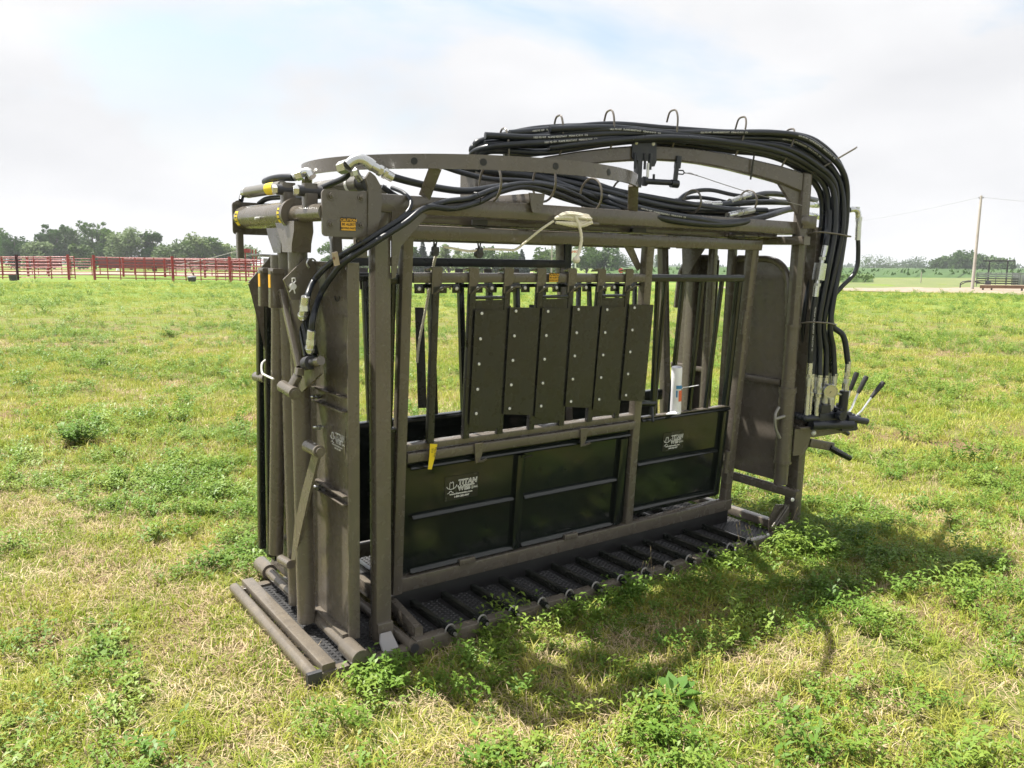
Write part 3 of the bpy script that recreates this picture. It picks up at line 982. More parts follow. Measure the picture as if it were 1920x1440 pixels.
# red windbreak sheeting seen dark red behind the upper rails
def windbreak(a, b_, label):
    a, b_ = Vector(a), Vector(b_)
    a.z, b_.z = float(gh(a.x, a.y)), float(gh(b_.x, b_.y))
    root = empty('windbreak_sheet', a, 0, label, 'windbreak', 'dark red windbreak sheets')
    v = b_ - a
    n_ = max(3, int(v.length / 1.0))
    q = MB()
    q.beam((0, 0, 1.30), v / n_ * .985 + Vector((0, 0, 1.30)), .04, 1.05, r=.004)
    o0 = q.build('sheet', 'windb', root)
    for k in range(1, n_):
        inst(o0, root, v * k / n_)
    for t in (.02, .5, .98):
        p0 = MB().beam((0, 0, -.1), (0, 0, 1.9), .1, .1).build('post', 'red', root)
        p0.location = v * t + Vector((0, .12, 0))
M['windb'] = painted('dark_red_windbreak', (0.11, 0.030, 0.028), .8, .2, (.09, .05, .04), dirtamt=.4)
windbreak((8.630, 104.440, 0.320), (11.500, 102.380, 0.340), 'dark red windbreak sheet left of the gap')
windbreak((14.860, 99.960, 0.360), (21.090, 92.980, 0.370), 'dark red windbreak sheet right of the gap')
windbreak((21.380, 92.770, 0.370), (27.590, 85.800, 0.380), 'dark red windbreak sheet behind the loading frame')

# loading frame: two red uprights with a sheet box on top and a ladder-like rack
lf = (20.300, 63.620, 0.320)
lz = float(gh(lf[0], lf[1]))
root = empty('loading_frame', (lf[0], lf[1], lz), R(-30), 'bright red steel loading frame with a box on top', 'frame')
for k, dx_ in enumerate((-.75, -.25, .35, .6)):
    MB().beam((dx_, 0, 0), (dx_, 0, 2.55 if k != 0 else 2.5), .09, .09).build('upright', 'red', root)
MB().box(-.8, .15, -.3, .3, 2.3, 2.62).build('top_box', 'red', root)
for z_ in (.35, .8, 1.2, 1.6):
    MB().beam((-2.6, 0, z_), (.9, 0, z_), .06, .08).build('rail', 'red', root)
for dx_ in (-2.5, -1.9, -1.35):
    MB().beam((dx_, 0, 0), (dx_, 0, 1.65), .06, .06).build('stile', 'red', root)

# stay wires from the loading frame
for a, b_, lab in [((20.050, 64.260, 2.870), (14.330, 63.160, 1.510), 'upper pale stay wire of the red loading frame'), ((20.550, 63.830, 2.440), (15.340, 72.290, 0.890), 'lower pale stay wire of the red loading frame')]:
    MB().tube([Vector(a), Vector(a).lerp(Vector(b_), .5) + Vector((0, 0, -.08)), Vector(b_)], .022, 5).build('stay_wire', 'galv', None, lab, 'wire')
MB().beam((14.780, 60.370, 1.680), (15.030, 60.030, 0.780), .09, .09).build('brace', 'rust', None, 'leaning rusty brace against the red panel', 'brace')

# tubs and buckets
def tub(p, rad_, hgt, label, mat='tub', lid=None):
    z_ = float(gh(p[0], p[1]))
    root = empty('feed_tub', (p[0], p[1], z_ + (p[3] if len(p) > 3 else 0)), 0, label, 'tub')
    MB().lathe((0, 0, 0), (0, 0, 1), [(0, rad_ * .82), (hgt * .9, rad_), (hgt, rad_ * 1.06), (hgt * 1.0, rad_ * .92), (hgt * .3, rad_ * .8)], 18).build('bucket', mat, root)
    MB().tube([(-rad_, 0, hgt * .9), (-rad_ * .6, 0, hgt * 1.35), (rad_ * .6, 0, hgt * 1.35), (rad_, 0, hgt * .9)], .012, 5).build('handle', 'galv', root)
    if lid:
        MB().lathe((0, 0, hgt), (0, 0, 1), [(0, rad_ * 1.08), (hgt * .2, rad_ * .9), (hgt * .3, .01)], 18).build('lid', lid, root)
tub((3.900, 65.490, 0.370), .28, .42, 'black feed tub beside the first thick red post')
tub((14.340, 57.970, 0.430), .30, .34, 'grey lidded black feed tub below the leaning brace', 'tub', 'greypipe')
tub((*(15.420, 74.630, 0.390), .55), .22, .45, 'small red bucket hanging inside the red pens', 'windb')
MB().dome((13.350, 79.980, 1.010), (0, 0, 1), .16, .3, 12).build('white_jug', 'white', None, 'small white jug on the back rail of the red pens', 'jug')

# white sign on two legs, stop sign, thin far poles
sg = (60.630, 70.760, 0.820)
root = empty('notice_sign', (sg[0], sg[1], float(gh(sg[0], sg[1]))), R(-40), 'white notice board on two legs seen through the chute', 'sign')
MB().beam((-.85, 0, 2.95), (.85, 0, 2.95), .06, 1.35, r=.01).build('board', 'white', root)
for dx_ in (-.62, .42):
    MB().beam((dx_, .08, 0), (dx_, .08, 2.5), .18, .1).build('leg', 'white', root)
put_text(MB(), 'THANKS', .34, (0, -.05, 3.2), (1, 0, 0), (0, 0, 1), .012, 1.05, 0, center=True).build('lettering', 'redink', root)
ss = (81.420, 84.390, 0.570)
root = empty('stop_sign', (ss[0], ss[1], float(gh(ss[0], ss[1]))), R(-45), 'small red octagonal stop sign on a post', 'sign')
M['redsign'] = painted('red_sign_face', (.55, .04, .03), .5, .05, dirtamt=.05)
MB().plate([(.38 * math.cos(R(22.5 + 45 * k)), 0, 1.0 + .38 * math.sin(R(22.5 + 45 * k))) for k in range(8)], (0, 1, 0), .03).build('octagon', 'redsign', root)
MB().beam((0, .06, -.2), (0, .06, 1.3), .07, .05).build('post', 'greypipe', root)
fp = (68.140, 84.020, 0.670)
MB().cyl((fp[0], fp[1], -.3), (fp[0] + .05, fp[1], 6.0), .12, .09, 10).build('far_pole', 'pole', None, 'thin grey pole left of the white sign', 'pole')
fp = (109.650, 103.970, 0.890)
root = empty('yard_marker', (fp[0], fp[1], 0), 0, 'small marker post with a white plate in the far crop', 'marker')
MB().beam((0, 0, 0), (0, 0, 1.6), .12, .12).build('post', 'darksteel', root)
MB().box(-.35, .35, -.08, .02, 1.3, 1.9).build('plate', 'white', root)

# utility pole and its wires
pb, pt_ = (64.670, 27.270, -0.250), (65.890, 27.750, 7.210)
root = empty('utility_pole', (pb[0], pb[1], 0), 0, 'leaning grey wooden utility pole beside the gravel drive', 'pole')
v = Vector(pt_) - Vector((pb[0], pb[1], 0))
MB().tube([(0, 0, -.5), v * .5, v], [.125, .105, .085], 14).build('shaft', 'pole', root)
MB().beam(v * .975 + Vector((-.12, .11, 0)), v * .975 + Vector((.12, -.11, 0)), .04, .04).build('arm', 'darksteel', root)
for s_ in (-1, 1):
    MB().lathe(v * .975 + Vector((.12 * s_, -.11 * s_, .015)), (0, 0, 1), [(0, .02), (.04, .03), (.08, .02), (.1, .015)], 10).build('insulator', 'greypipe', root)
for tgt, lab in [((127.300, 80.260, 9.060), 'thin power line running left from the pole'), ((77.870, 15.690, 6.240), 'thin power line running right from the pole')]:
    A_, B_ = Vector(pt_) + Vector((0, 0, -.1)), Vector(tgt)
    MB().tube([A_.lerp(B_, t / 12) + Vector((0, 0, -1.3 * (t / 12) * (1 - t / 12))) for t in range(13)], .009, 5).build('power_line', 'galv', None, lab, 'wire')

# steel portal, pipe pens, hitch and rusty beam by the drive
def ground_pt(p):
    return (p[0], p[1], float(gh(p[0], p[1])))
sp_ = ground_pt((78.520, 31.510, -0.160))
rt = Vector((math.cos(R(36 + 30)), -math.sin(R(36 + 30)), 0))
def ux(p, d):                                   # sideways along the view's right hand
    return (p[0] + rt.x * d, p[1] + rt.y * d, p[2])
root = empty('steel_portal', sp_, math.atan2(rt.y, rt.x), 'dark steel portal frame with a wide crossbar by the pens', 'frame')
for dx_ in (-.72, .72):
    MB().beam((dx_, 0, 0), (dx_, 0, 2.3), .13, .13).build('post', 'darksteel', root)
MB().beam((-1.25, 0, 2.28), (1.3, 0, 2.30), .14, .12).build('crossbar', 'darksteel', root)
for dx_ in (-1.0, .1, 1.22):
    MB().cyl((dx_, 0, 2.34), (dx_, 0, 2.62), .02, .012, 6).build('prong', 'darksteel', root)
MB().tube([(1.2, 0, 2.25), (1.25, .05, 1.8), (1.1, .05, 1.5)], .02, 6).build('chain', 'darksteel', root)
gp0 = ground_pt((74.860, 31.670, -0.120))
root = empty('pipe_pen', gp0, math.atan2(rt.y, rt.x), 'grey pipe pen of horizontal rails behind the pole', 'pen')
for z_ in (.32, .52, .72, .92, 1.1):
    MB().beam((0, 0, z_), (3.2, 0, z_), .06, .11).build('rail', 'darksteel' if z_ < .9 else 'greypipe', root)
MB().beam((0, 0, 1.22), (5.2, 0, 1.22), .06, .06).build('top_rail', 'greypipe', root)
for dx_ in (0.05, .75, 1.5, 2.3, 3.2, 3.35):
    MB().beam((dx_, .04, 0), (dx_, .04, 1.25), .07, .06).build('upright', 'greypipe', root)
gp1 = ground_pt((77.490, 29.770, -0.100))
root = empty('sheeted_gate', gp1, math.atan2(rt.y, rt.x), 'grey sheeted gate cut by the right edge of the view', 'gate')
for k in range(7):
    MB().box(k * .34, k * .34 + .325, -.02, .02, .08, 1.08).build('sheet', 'greypipe', root)
for z_ in (.12, 1.15):
    MB().beam((-.05, 0, z_), (2.5, 0, z_), .05, .05).build('rail', 'greypipe', root)
for dx_ in (-.05, .9, 1.7):
    MB().beam((dx_, 0, 0), (dx_, 0, 1.3), .06, .06).build('upright', 'darksteel', root)
ht = ground_pt((67.500, 29.520, -0.020))
root = empty('trailer_hitch', ht, math.atan2(rt.y, rt.x), 'dark bent drawbar and hitch left of the pole foot', 'hitch')
MB().tube([(0, 0, 0), (0, 0, .42), (.15, 0, .55), (.55, 0, .62), (1.3, 0, .6)], .045, 8).build('drawbar', 'darksteel', root)
MB().tube([(.02, 0, .3), (.35, 0, .5), (.7, 0, .55), (1.4, 0, .5)], .035, 8).build('brace', 'darksteel', root)
MB().box(1.75, 2.15, -.2, .2, .25, .62).build('tool_box', 'darksteel', root)
MB().beam((1.5, 0, .0), (1.75, 0, .5), .06, .06).build('jack_leg', 'greypipe', root)
rb = ground_pt((62.380, 25.680, -0.290))
root = empty('rusty_beam', rb, math.atan2(rt.y, rt.x), 'long rusty beam on blocks lying along the gravel', 'beam')
MB().beam((0, 0, .28), (6, 0, .30), .4, .22).build('beam', 'rust', root)
MB().beam((-.02, 0, .40), (6, 0, .42), .5, .05).build('top_board', 'tan', root)
for dx_ in (.15, .7, 2.6, 4.4):
    MB().box(dx_, dx_ + .12, -.15, .15, -.02, .18).build('block', 'darksteel', root)
vm = ground_pt((86.900, 42.890, -0.320))
MB().cyl(vm, (vm[0], vm[1], 1.2), .05, .05, 8).build('marker_post', 'pole', None, 'short grey marker post on the mown verge', 'post')

# ------------------------------------------------------------------ the hydraulic squeeze chute
CH = empty('squeeze_chute', (0, 0, 0), 0, 'brown and black hydraulic cattle squeeze chute standing on the grass', 'cattle chute')
CH.matrix_world = Matrix([[0.99998, 6.9e-05, 0.006247], [6.9e-05, 0.99976, -0.021928], [-0.006247, 0.021928, 0.99974]]).to_4x4()
YC = .60                                   # centre line of the chute
def mir(p):
    return (p[0], 2 * YC - p[1], p[2])
def P(q, name, mat=None, parent=CH, label=None, kind=None, ang=32):
    return q.build(name, mat, parent, label, None, None, kind, ang)
def fy(z, d=0.0):                          # outer face of the near squeeze side, which leans outward
    return .32 - (z - .15) * .0714 + d
def fp3(x, z, d=0.0):
    return (x, fy(z, d), z)

# --- base frame
q = MB()
q.cyl((.006, 0, .046), (.006, 1.05, .046), .026)
q.box(-.012, .03, .0, 1.05, .0, .046)
q.beam((.072, .015, .058), (.072, 1.05, .058), .058, .046)
q.box(.0, .40, .005, .05, .005, .052)
q.box(.0, .40, 1.0, 1.05, .005, .052)
q.box(.46, 3.10, -.02, .035, .015, .085)
q.beam((.49, .012, .0925), (.533, .36, .0925), .035, .075)
q.beam((.52, .36, .0925), (.52, 1.17, .0925), .035, .075)
q.box(.46, 3.10, 1.165, 1.22, .015, .085)
q.beam((3.09, -.02, .10), (3.09, 1.22, .10), .06, .05)
q.box(3.12, 3.34, .07, .15, .005, .08)
q.box(3.12, 3.34, 1.05, 1.13, .005, .08)
q.box(.38, .46, -.015, .04, .01, .06)
base = P(q, 'base_frame', 'brown')
# hook-like dark end of the low front pipe
P(MB().box(-.03, .03, -.018, .006, .0, .075), 'end_cap', 'darksteel', base)

# --- studded rubber mats
def mat_studs(x0, x1, y0, y1, z, px_, py_):
    q = MB()
    q.box(x0, x1, y0, y1, z - .03, z)
    ny_ = int((y1 - y0 - .02) / py_)
    nx_ = int((x1 - x0 - .01) / px_)
    for i in range(nx_):
        for j in range(ny_):
            cx = x0 + .005 + px_ * (i + .5)
            cy = y0 + .01 + py_ * (j + .5 + (.5 if i % 2 else 0))
            if cy > y1 - .01:
                continue
            a, b_ = px_ * .50, py_ * .42
            vs_ = [(cx + a * math.cos(k * 1.0472), cy + b_ * math.sin(k * 1.0472), z - .001) for k in range(6)]
            vs_ += [(cx + a * .62 * math.cos(k * 1.0472), cy + b_ * .62 * math.sin(k * 1.0472), z + .0045) for k in range(6)]
            q.add(vs_, [(k, (k + 1) % 6, 6 + (k + 1) % 6, 6 + k) for k in range(6)] + [tuple(range(6, 12))])
    return q
P(mat_studs(.100, .36, .052, .99, .044, .024, .030), 'rubber_mat', 'rubber', ang=20)
P(mat_studs(.36, .49, .052, 1.15, .034, .026, .030), 'rubber_mat', 'rubber', ang=20)
ribx = [.634 + .173 * k for k in range(13)]
edges = [.535] + ribx + [3.06]
for a, b_ in zip(edges[:-1], edges[1:]):
    P(mat_studs(a + .014, b_ - .014, .037, 1.163, .066, .0235, .026), 'floor_mat', 'rubber', ang=20)

# --- floor ribs with their end clips on the near rail
rib = clip = None
for k, x in enumerate(ribx):
    if rib is None:
        q = MB()
        q.beam((0, .03, .078), (0, 1.19, .078), .028, .045)
        q.cyl((0, -.045, .086), (0, .05, .086), .016)
        rib = P(q, 'floor_rib', 'black')
        rib.location = (x, 0, 0)
        q = MB()
        q.tube([(.024 * math.cos(t), -.012, .083 + .030 * math.sin(t)) for t in [R(a) for a in range(-40, 225, 20)]], .0045, 6)
        clip = P(q, 'clip', 'galv', rib)
        pin = P(MB().cyl((0, -.05, .086), (0, -.062, .086), .008, n=8), 'pin', 'galv', rib)
    else:
        o = inst(rib, CH, (x, 0, 0))
        for ch in (clip, pin):
            c = ch.copy()
            COL.objects.link(c)
            c.parent = o
P(MB().cyl((.445, -.03, .062), (.445, 1.15, .062), .024), 'cross_pipe', 'brown')
P(MB().box(.54, 2.94, .335, .345, .068, .165), 'shade_strip', 'ink')  # added black strip, stands in for shade on the floor under the bar
P(MB().cyl((.445, -.034, .062), (.445, -.028, .062), .020), 'pipe_end', 'darksteel')

# --- corner posts
post = P(MB().beam((.371, .143, .02), (.371, .143, 1.965), .066, .072, up=(1, 0, 0)), 'corner_post', 'brown')
P(MB().beam((.371, 1.057, .02), (.371, 1.057, 1.965), .066, .072, up=(1, 0, 0)), 'corner_post', 'brown')
P(MB().beam((3.295, .105, .0), (3.295, .105, 1.95), .085, .07, up=(1, 0, 0)), 'corner_post', 'brown')
P(MB().beam((3.295, 1.095, .0), (3.295, 1.095, 1.95), .085, .07, up=(1, 0, 0)), 'corner_post', 'brown')
q = MB()
q.box(.336, .408, .098, .19, .05, .145)
P(q, 'foot_sleeve', 'brown')
q = MB()
q.plate([(0.337, 0.075, 0.114), (0.391, 0.085, 0.108), (0.393, 0.020, 0.063), (0.372, 0.010, 0.039), (0.329, 0.020, 0.037), (0.326, 0.060, 0.082)], (-.3, .8, -.4), .008)
P(q, 'foot_plate', 'chip', label='scuffed grey foot plate')
P(MB().plate([(0.205, 0.020, 0.078), (0.249, 0.020, 0.094), (0.314, 0.020, 0.046), (0.324, 0.020, 0.002), (0.249, 0.020, 0.017)], (0, 1, 0), .01), 'gusset', 'brown')

# --- top frame
q = MB()
q.box(.338, 3.30, .10, .17, 1.903, 1.976)
P(q, 'top_beam', 'brown')
q = MB()
q.box(.338, 3.30, 1.03, 1.10, 1.903, 1.976)
P(q, 'top_beam', 'brown')
for x, z0, z1, w_ in ((.40, 1.905, 1.965, .06), (3.26, 1.905, 1.97, .06), (2.25, 1.915, 1.955, .05)):
    P(MB().box(x - w_ / 2, x + w_ / 2, .171, 1.029, z0, z1), 'cross_member', 'brown')
q = MB()
q.beam((1.127, .085, 1.998), (1.127, 1.12, 1.998), .078, .044)
q.plate([(1.083, .078, 2.022), (1.171, .078, 2.022), (1.156, .078, 1.945), (1.140, .078, 1.936), (1.104, .078, 1.936), (1.098, .078, 1.95)], (0, 1, 0), .008)
P(q, 'pivot_cross_member', 'brown')
# inner slide rails the squeeze sides hang on
for y_ in (.30, .90):
    P(MB().box(.45, 3.15, y_ - .03, y_ + .03, 1.872, 1.915), 'slide_rail', 'brown')
for y_, x_ in ((.30, 1.0), (.30, 2.35), (.9, 1.0), (.9, 2.35)):
    q = MB()
    q.plate([(x_ - .14, y_, 1.872), (x_ + .14, y_, 1.872), (x_ + .05, y_, 1.80), (x_ - .05, y_, 1.80)], (0, 1, 0), .01)
    P(q, 'slide_bracket', 'brown')
for x_ in (.9, 1.9, 2.7):
    P(MB().beam((x_, .2, 1.886), (x_ + .45, 1.0, 1.886), .07, .025), 'squeeze_link', 'darksteel')
# cover plates over the rear of the alley, added to shade the tailgate doors
q = MB()
q.box(2.66, 2.86, .19, 1.03, 1.880, 1.888)
q.box(2.88, 3.09, .19, 1.03, 1.880, 1.888)
P(q, 'cover_plate', 'brown')
# squeeze cylinder lying across the top
q = MB()
q.mat('brown').cyl((1.55, .25, 1.94), (1.95, .95, 1.94), .034)
q.mat('zinc').cyl((1.95, .95, 1.94), (2.02, 1.07, 1.94), .018)
P(q, 'squeeze_cylinder')
# corner brace plates at the front post
q = MB()
q.plate([(0.405, 0.098, 1.909), (0.540, 0.098, 1.911), (0.568, 0.098, 1.899), (0.446, 0.098, 1.769), (0.422, 0.098, 1.643), (0.405, 0.098, 1.637)], (0, 1, 0), .01)
P(q, 'corner_brace', 'brown')
q = MB()
q.plate([(.31, 1.10, 1.98), (.55, 1.10, 1.98), (.42, 1.10, 1.82), (.36, 1.10, 1.60), (.31, 1.10, 1.60)], (0, 1, 0), .01)
P(q, 'corner_brace', 'brown')

# --- near squeeze side frame
def frame_beam(q, x0, z0, x1, z1, w_, h_, d):
    q.beam(fp3(x0, z0, d), fp3(x1, z1, d), w_, h_, up=(0, 1, -.0714) if abs(x1 - x0) < .2 else (0, -.0714, 1))
q = MB()
frame_beam(q, .549, .15, .54, 1.86, .05, .05, .027)
q2 = MB()
frame_beam(q2, .525, .19, 2.955, .19, .052, .072, .03)
frame_beam(q2, .515, 1.833, 2.925, 1.833, .052, .06, .027)
frame_beam(q2, 2.046, .225, 2.00, 1.805, .055, .05, .031)
frame_beam(q2, 2.915, .225, 2.88, 1.805, .062, .05, .032)
side = P(q2, 'squeeze_side_frame', 'brown')
P(q, 'frame_post', 'brown')
q = MB()
frame_beam(q, .575, 1.637, 1.98, 1.637, .04, .043, .028)
P(q, 'bar_rail', 'brown')
q = MB()
frame_beam(q, .575, .864, 2.01, .866, .05, .032, .036)
P(q, 'sill_rail', 'brown')
q = MB()
frame_beam(q, .575, .818, 2.01, .820, .05, .046, .026)
P(q, 'sill_rail', 'brown')
for x_ in (.955, 1.622):
    q = MB()
    q.plate([fp3(x_ - .025, .845, -.002), fp3(x_ + .026, .845, -.002), fp3(x_ + .022, .79, -.002), fp3(x_ + .01, .752, -.002), fp3(x_ - .012, .745, -.002), fp3(x_ - .018, .79, -.002)], (0, -1, 0), .007)
    q.tube([fp3(x_ + .0, .752, -.006), fp3(x_ + .02, .758, -.02), fp3(x_ + .035, .768, -.03)], .006, 6)
    P(q, 'panel_hook', 'brown')
for x_ in (.93, 1.60):
    q = MB()
    q.box(x_ - .045, x_ + .045, fy(.23) - .006, fy(.23) + .02, .222, .252)
    P(q, 'panel_stop', 'brown')
# gusset triangles at the mid and rear frame posts
q = MB()
q.plate([(1.865, 0.248, 1.862), (1.797, 0.248, 1.860), (1.961, 0.261, 1.674), (1.985, 0.260, 1.697)], (0, 1, 0), .008)
P(q, 'frame_gusset', 'brown')
q = MB()
q.plate([(2.853, 0.260, 1.825), (2.893, 0.260, 1.825), (2.932, 0.285, 1.478), (2.875, 0.283, 1.511)], (0, 1, 0), .008)
P(q, 'frame_gusset', 'brown')

# lower black drop-down panel
def lower_panel(x0, x1, z0, z1, stiff, verts, nm):
    q = MB()
    q.plate([fp3(x0, z0, .034), fp3(x1, z0, .034), fp3(x1, z1, .034), fp3(x0, z1, .034)], (0, 1, .07), .006)
    o = P(q, nm, 'black')
    for (a, b_, z) in stiff:
        q = MB()
        q.beam(fp3(a, z, .020), fp3(b_, z, .020), .012, .026, up=(0, .70, .72))
        P(q, 'stiffener', 'black', o)
    for (x, a, b_) in verts:
        q = MB()
        q.beam(fp3(x, a, .022), fp3(x, b_, .022), .05, .022, up=(0, 1, 0))
        P(q, 'stiffener', 'black', o)
    return o
pan1 = lower_panel(.578, 2.015, .232, .79, [(.62, 1.20, .517), (1.272, 1.915, .511), (.62, 1.215, .245), (1.275, 1.91, .247), (.60, 1.99, .765)], [(1.238, .235, .745), (1.95, .235, .745)], 'drop_panel')
q = MB()
q.tube([fp3(1.24, .73, .0), fp3(1.245, .738, -.01), fp3(1.28, .742, -.018)], .006, 6)
P(q, 'pull_hook', 'black', pan1)
pan2 = lower_panel(2.075, 2.83, .262, .848, [(2.075, 2.76, .575), (2.075, 2.80, .302), (2.075, 2.83, .838)], [(2.80, .28, .82)], 'side_exit_panel')
P(MB().box(2.075, 2.83, fy(.85) + .012, fy(.85) + .05, .848, .856), 'panel_cap', 'brown', pan2)

# upper side-exit gate: top rail, stile and round bars
q = MB()
q.beam(fp3(2.03, 1.637, .03), fp3(2.81, 1.636, .03), .036, .04)
gate = P(q, 'exit_gate_rail', 'black')
P(MB().beam(fp3(2.785, 1.615, .03), fp3(2.80, .855, .03), .036, .036, up=(0, 1, 0)), 'exit_gate_stile', 'black')
for xt, xb in ((2.10, 2.165), (2.16, 2.175), (2.30, 2.31), (2.46, 2.475), (2.63, 2.62)):
    P(MB().beam(fp3(xt, 1.62, .03), fp3(xb, .85, .03), .022, .022, up=(0, 1, 0)), 'exit_gate_bar', 'black')
q = MB()
q.cyl(fp3(2.05, .93, .06), fp3(2.17, .925, .02), .016)
q.cyl(fp3(2.155, .92, .03), fp3(2.125, .83, -.02), .008)
P(q, 'gate_latch', 'black')
for z_ in (1.30, .42):
    P(MB().cyl(fp3(2.845, z_, .0), fp3(2.848, z_ + .14, .0), .018), 'gate_hinge', 'brown')

# drop bars, slats, rivets, hooks
bar = None
XB = [.685 + .1945 * k for k in range(7)]
rivet = None
for k, x in enumerate(XB):
    q = MB()
    q.beam(fp3(x - .002, 1.60, .008), fp3(x + .004, .878, .008), .034, .026, up=(0, 1, 0))
    q.beam(fp3(x + .018, 1.60, .03), fp3(x + .024, .89, .03), .012, .03, up=(0, 1, 0))
    P(q, 'drop_bar', 'slat')
    # hanger over the rail, with its hook lip
    q = MB()
    q.plate([fp3(x - .026, 1.680, .003), fp3(x + .026, 1.680, .003), fp3(x + .026, 1.615, .003), fp3(x + .014, 1.60, .003), fp3(x + .014, 1.566, .003), fp3(x - .024, 1.566, .003)], (0, -1, 0), .007)
    q.plate([fp3(x - .026, 1.680, .003), fp3(x + .026, 1.680, .003), fp3(x + .026, 1.668, .055), fp3(x - .026, 1.668, .055)], (0, 0, 1), .006)
    h = P(q, 'bar_hanger', 'brown')
    q = MB()
    q.tube([fp3(x - .012, 1.567, -.006), fp3(x + .004, 1.585, -.02), fp3(x + .024, 1.597, -.03), fp3(x + .044, 1.598, -.034), fp3(x + .055, 1.588, -.03)], .0045, 6)
    P(q, 'hook_lip', 'brown', h)
    for dx_ in (-.062, .052):
        q = MB()
        q.mat('black').beam(fp3(x + dx_ - .024, 1.588, .04), fp3(x + dx_ + .024, 1.588, .04), .008, .042)
        q.mat('bolt').dome(fp3(x + dx_ - .004, 1.588, .036), (0, -1, 0), .0095, .006)
        P(q, 'bar_tab', None, h)
P(MB().beam(fp3(.60, 1.60, .045), fp3(1.99, 1.60, .045), .01, .018), 'tab_rail', 'black')
for k in range(6):
    x0 = .889 + .1945 * k
    even = k % 2 == 0
    zt, zb = (1.492, .935) if even else (1.500, .968)
    q = MB()
    lt, rt_ = .0 - .012, -.004 if even else -.010
    skew = .010
    q.plate([fp3(x0, zb + .01, lt), fp3(x0 + .182, zb - (.03 if even else .012), rt_), fp3(x0 + .182 - skew * .3, zt - .006, rt_), fp3(x0 - skew * .2, zt, lt)], (0, -1, 0), .004)
    sl = P(q, 'slat', 'slat')
    if even:
        q = MB()
        q.plate([fp3(x0 + .008, .905, .002), fp3(x0 + .165, .895, .002), fp3(x0 + .165, 1.535, .002), fp3(x0 + .008, 1.535, .002)], (0, -1, 0), .004)
        P(q, 'backing_sheet', 'slat', sl)
        P(MB().beam(fp3(x0 + .008, 1.545, .02), fp3(x0 + .165, 1.545, .02), .05, .014), 'sheet_flange', 'black', sl)
    for z_ in (1.475, 1.356, 1.237, 1.116, .998):
        if rivet is None:
            q = MB()
            q.mat('bolt').lathe((0, 0, 0), (0, -1, 0), [(0, .0074), (.003, .0074), (.005, .0045), (.0035, .002)], 12)
            rivet = P(q, 'rivet', 'bolt', sl)
        o = rivet if rivet.parent == sl and z_ == 1.475 and k == 0 else inst(rivet, sl)
        o.location = fp3(x0 + .034, z_ - (.0 if even else -.006), -.0165)

# pulleys for the tail rope, under the top bar
for x_ in (.688, .92):
    q = MB()
    yq = fy(1.77) + .03
    q.box(x_ - .018, x_ + .018, yq - .01, yq + .01, 1.795, 1.803)
    q.tube([(x_ - .008, yq, 1.80), (x_ - .004, yq, 1.775), (x_ + .004, yq, 1.775), (x_ + .008, yq, 1.80)], .004, 6)
    q.cyl((x_, yq, 1.78), (x_, yq, 1.765), .007)
    q.cyl((x_ - .002, yq - .012, 1.745), (x_ - .002, yq + .012, 1.745), .019 if x_ > .8 else .014, n=16)
    q.box(x_ - .012, x_ + .012, yq - .014, yq + .014, 1.742, 1.772)
    P(q, 'pulley', 'darksteel')

# --- far squeeze side, seen through the near one
def ffp(x, z, d=0.0):
    return mir(fp3(x, z, d))
q = MB()
for x0, z0, x1, z1, w_, h_ in ((.549, .15, .54, 1.86, .05, .05), (2.046, .225, 2.0, 1.805, .055, .05), (2.915, .225, 2.88, 1.805, .062, .05)):
    q.beam(ffp(x0, z0, .03), ffp(x1, z1, .03), w_, h_, up=(0, 1, 0))
q.beam(ffp(.525, .19, .03), ffp(2.955, .19, .03), .052, .072)
q.beam(ffp(.515, 1.833, .03), ffp(2.925, 1.833, .03), .052, .06)
P(q, 'squeeze_side_frame', 'brown')
P(MB().beam((.58, .95, 1.695), (2.03, .95, 1.695), .04, .046), 'inner_rail', 'latch')
P(MB().beam((2.03, .955, 1.86), (2.03, .955, .88), .055, .05, up=(0, 1, 0)), 'inner_post', 'latch')
P(MB().beam(ffp(.575, 1.615, .03), ffp(2.85, 1.615, .03), .04, .043), 'bar_rail', 'black')
P(MB().beam(ffp(.575, .83, .03), ffp(2.85, .83, .03), .05, .07), 'sill_rail', 'black')
q = MB()
q.plate([ffp(.578, .232, .03), ffp(2.015, .232, .03), ffp(2.015, .80, .03), ffp(.578, .80, .03)], (0, 1, 0), .006)
P(q, 'drop_panel', 'black')
q = MB()
q.plate([ffp(2.075, .262, .03), ffp(2.83, .262, .03), ffp(2.83, .82, .03), ffp(2.075, .82, .03)], (0, 1, 0), .006)
P(q, 'side_exit_panel', 'black')
for k in range(7):
    x = .70 + .1945 * k
    P(MB().beam(ffp(x, 1.60, .01), ffp(x + .004, .85, .01), .034, .03, up=(0, 1, 0)), 'drop_bar', 'black')
    q = MB()
    q.plate([ffp(x - .026, 1.66, .003), ffp(x + .026, 1.66, .003), ffp(x + .02, 1.55, .003), ffp(x - .024, 1.55, .003)], (0, 1, 0), .007)
    P(q, 'bar_hanger', 'brown')
for k in (0, 2, 3, 4):
    x0 = .72 + .1945 * k
    q = MB()
    q.plate([ffp(x0 + .28, .90, -.005), ffp(x0 + .32, .90, .02), ffp(x0 + .32, 1.45, .02), ffp(x0 + .28, 1.45, -.005)], (0, 1, 0), .004)
    P(q, 'slat', 'slat')
for xt, xb in ((2.14, 2.10), (2.22, 2.24), (2.34, 2.34), (2.46, 2.46), (2.62, 2.60)):
    P(MB().beam(ffp(xt, 1.60, .03), ffp(xb, .85, .03), .024, .024, up=(0, 1, 0)), 'exit_gate_bar', 'black')
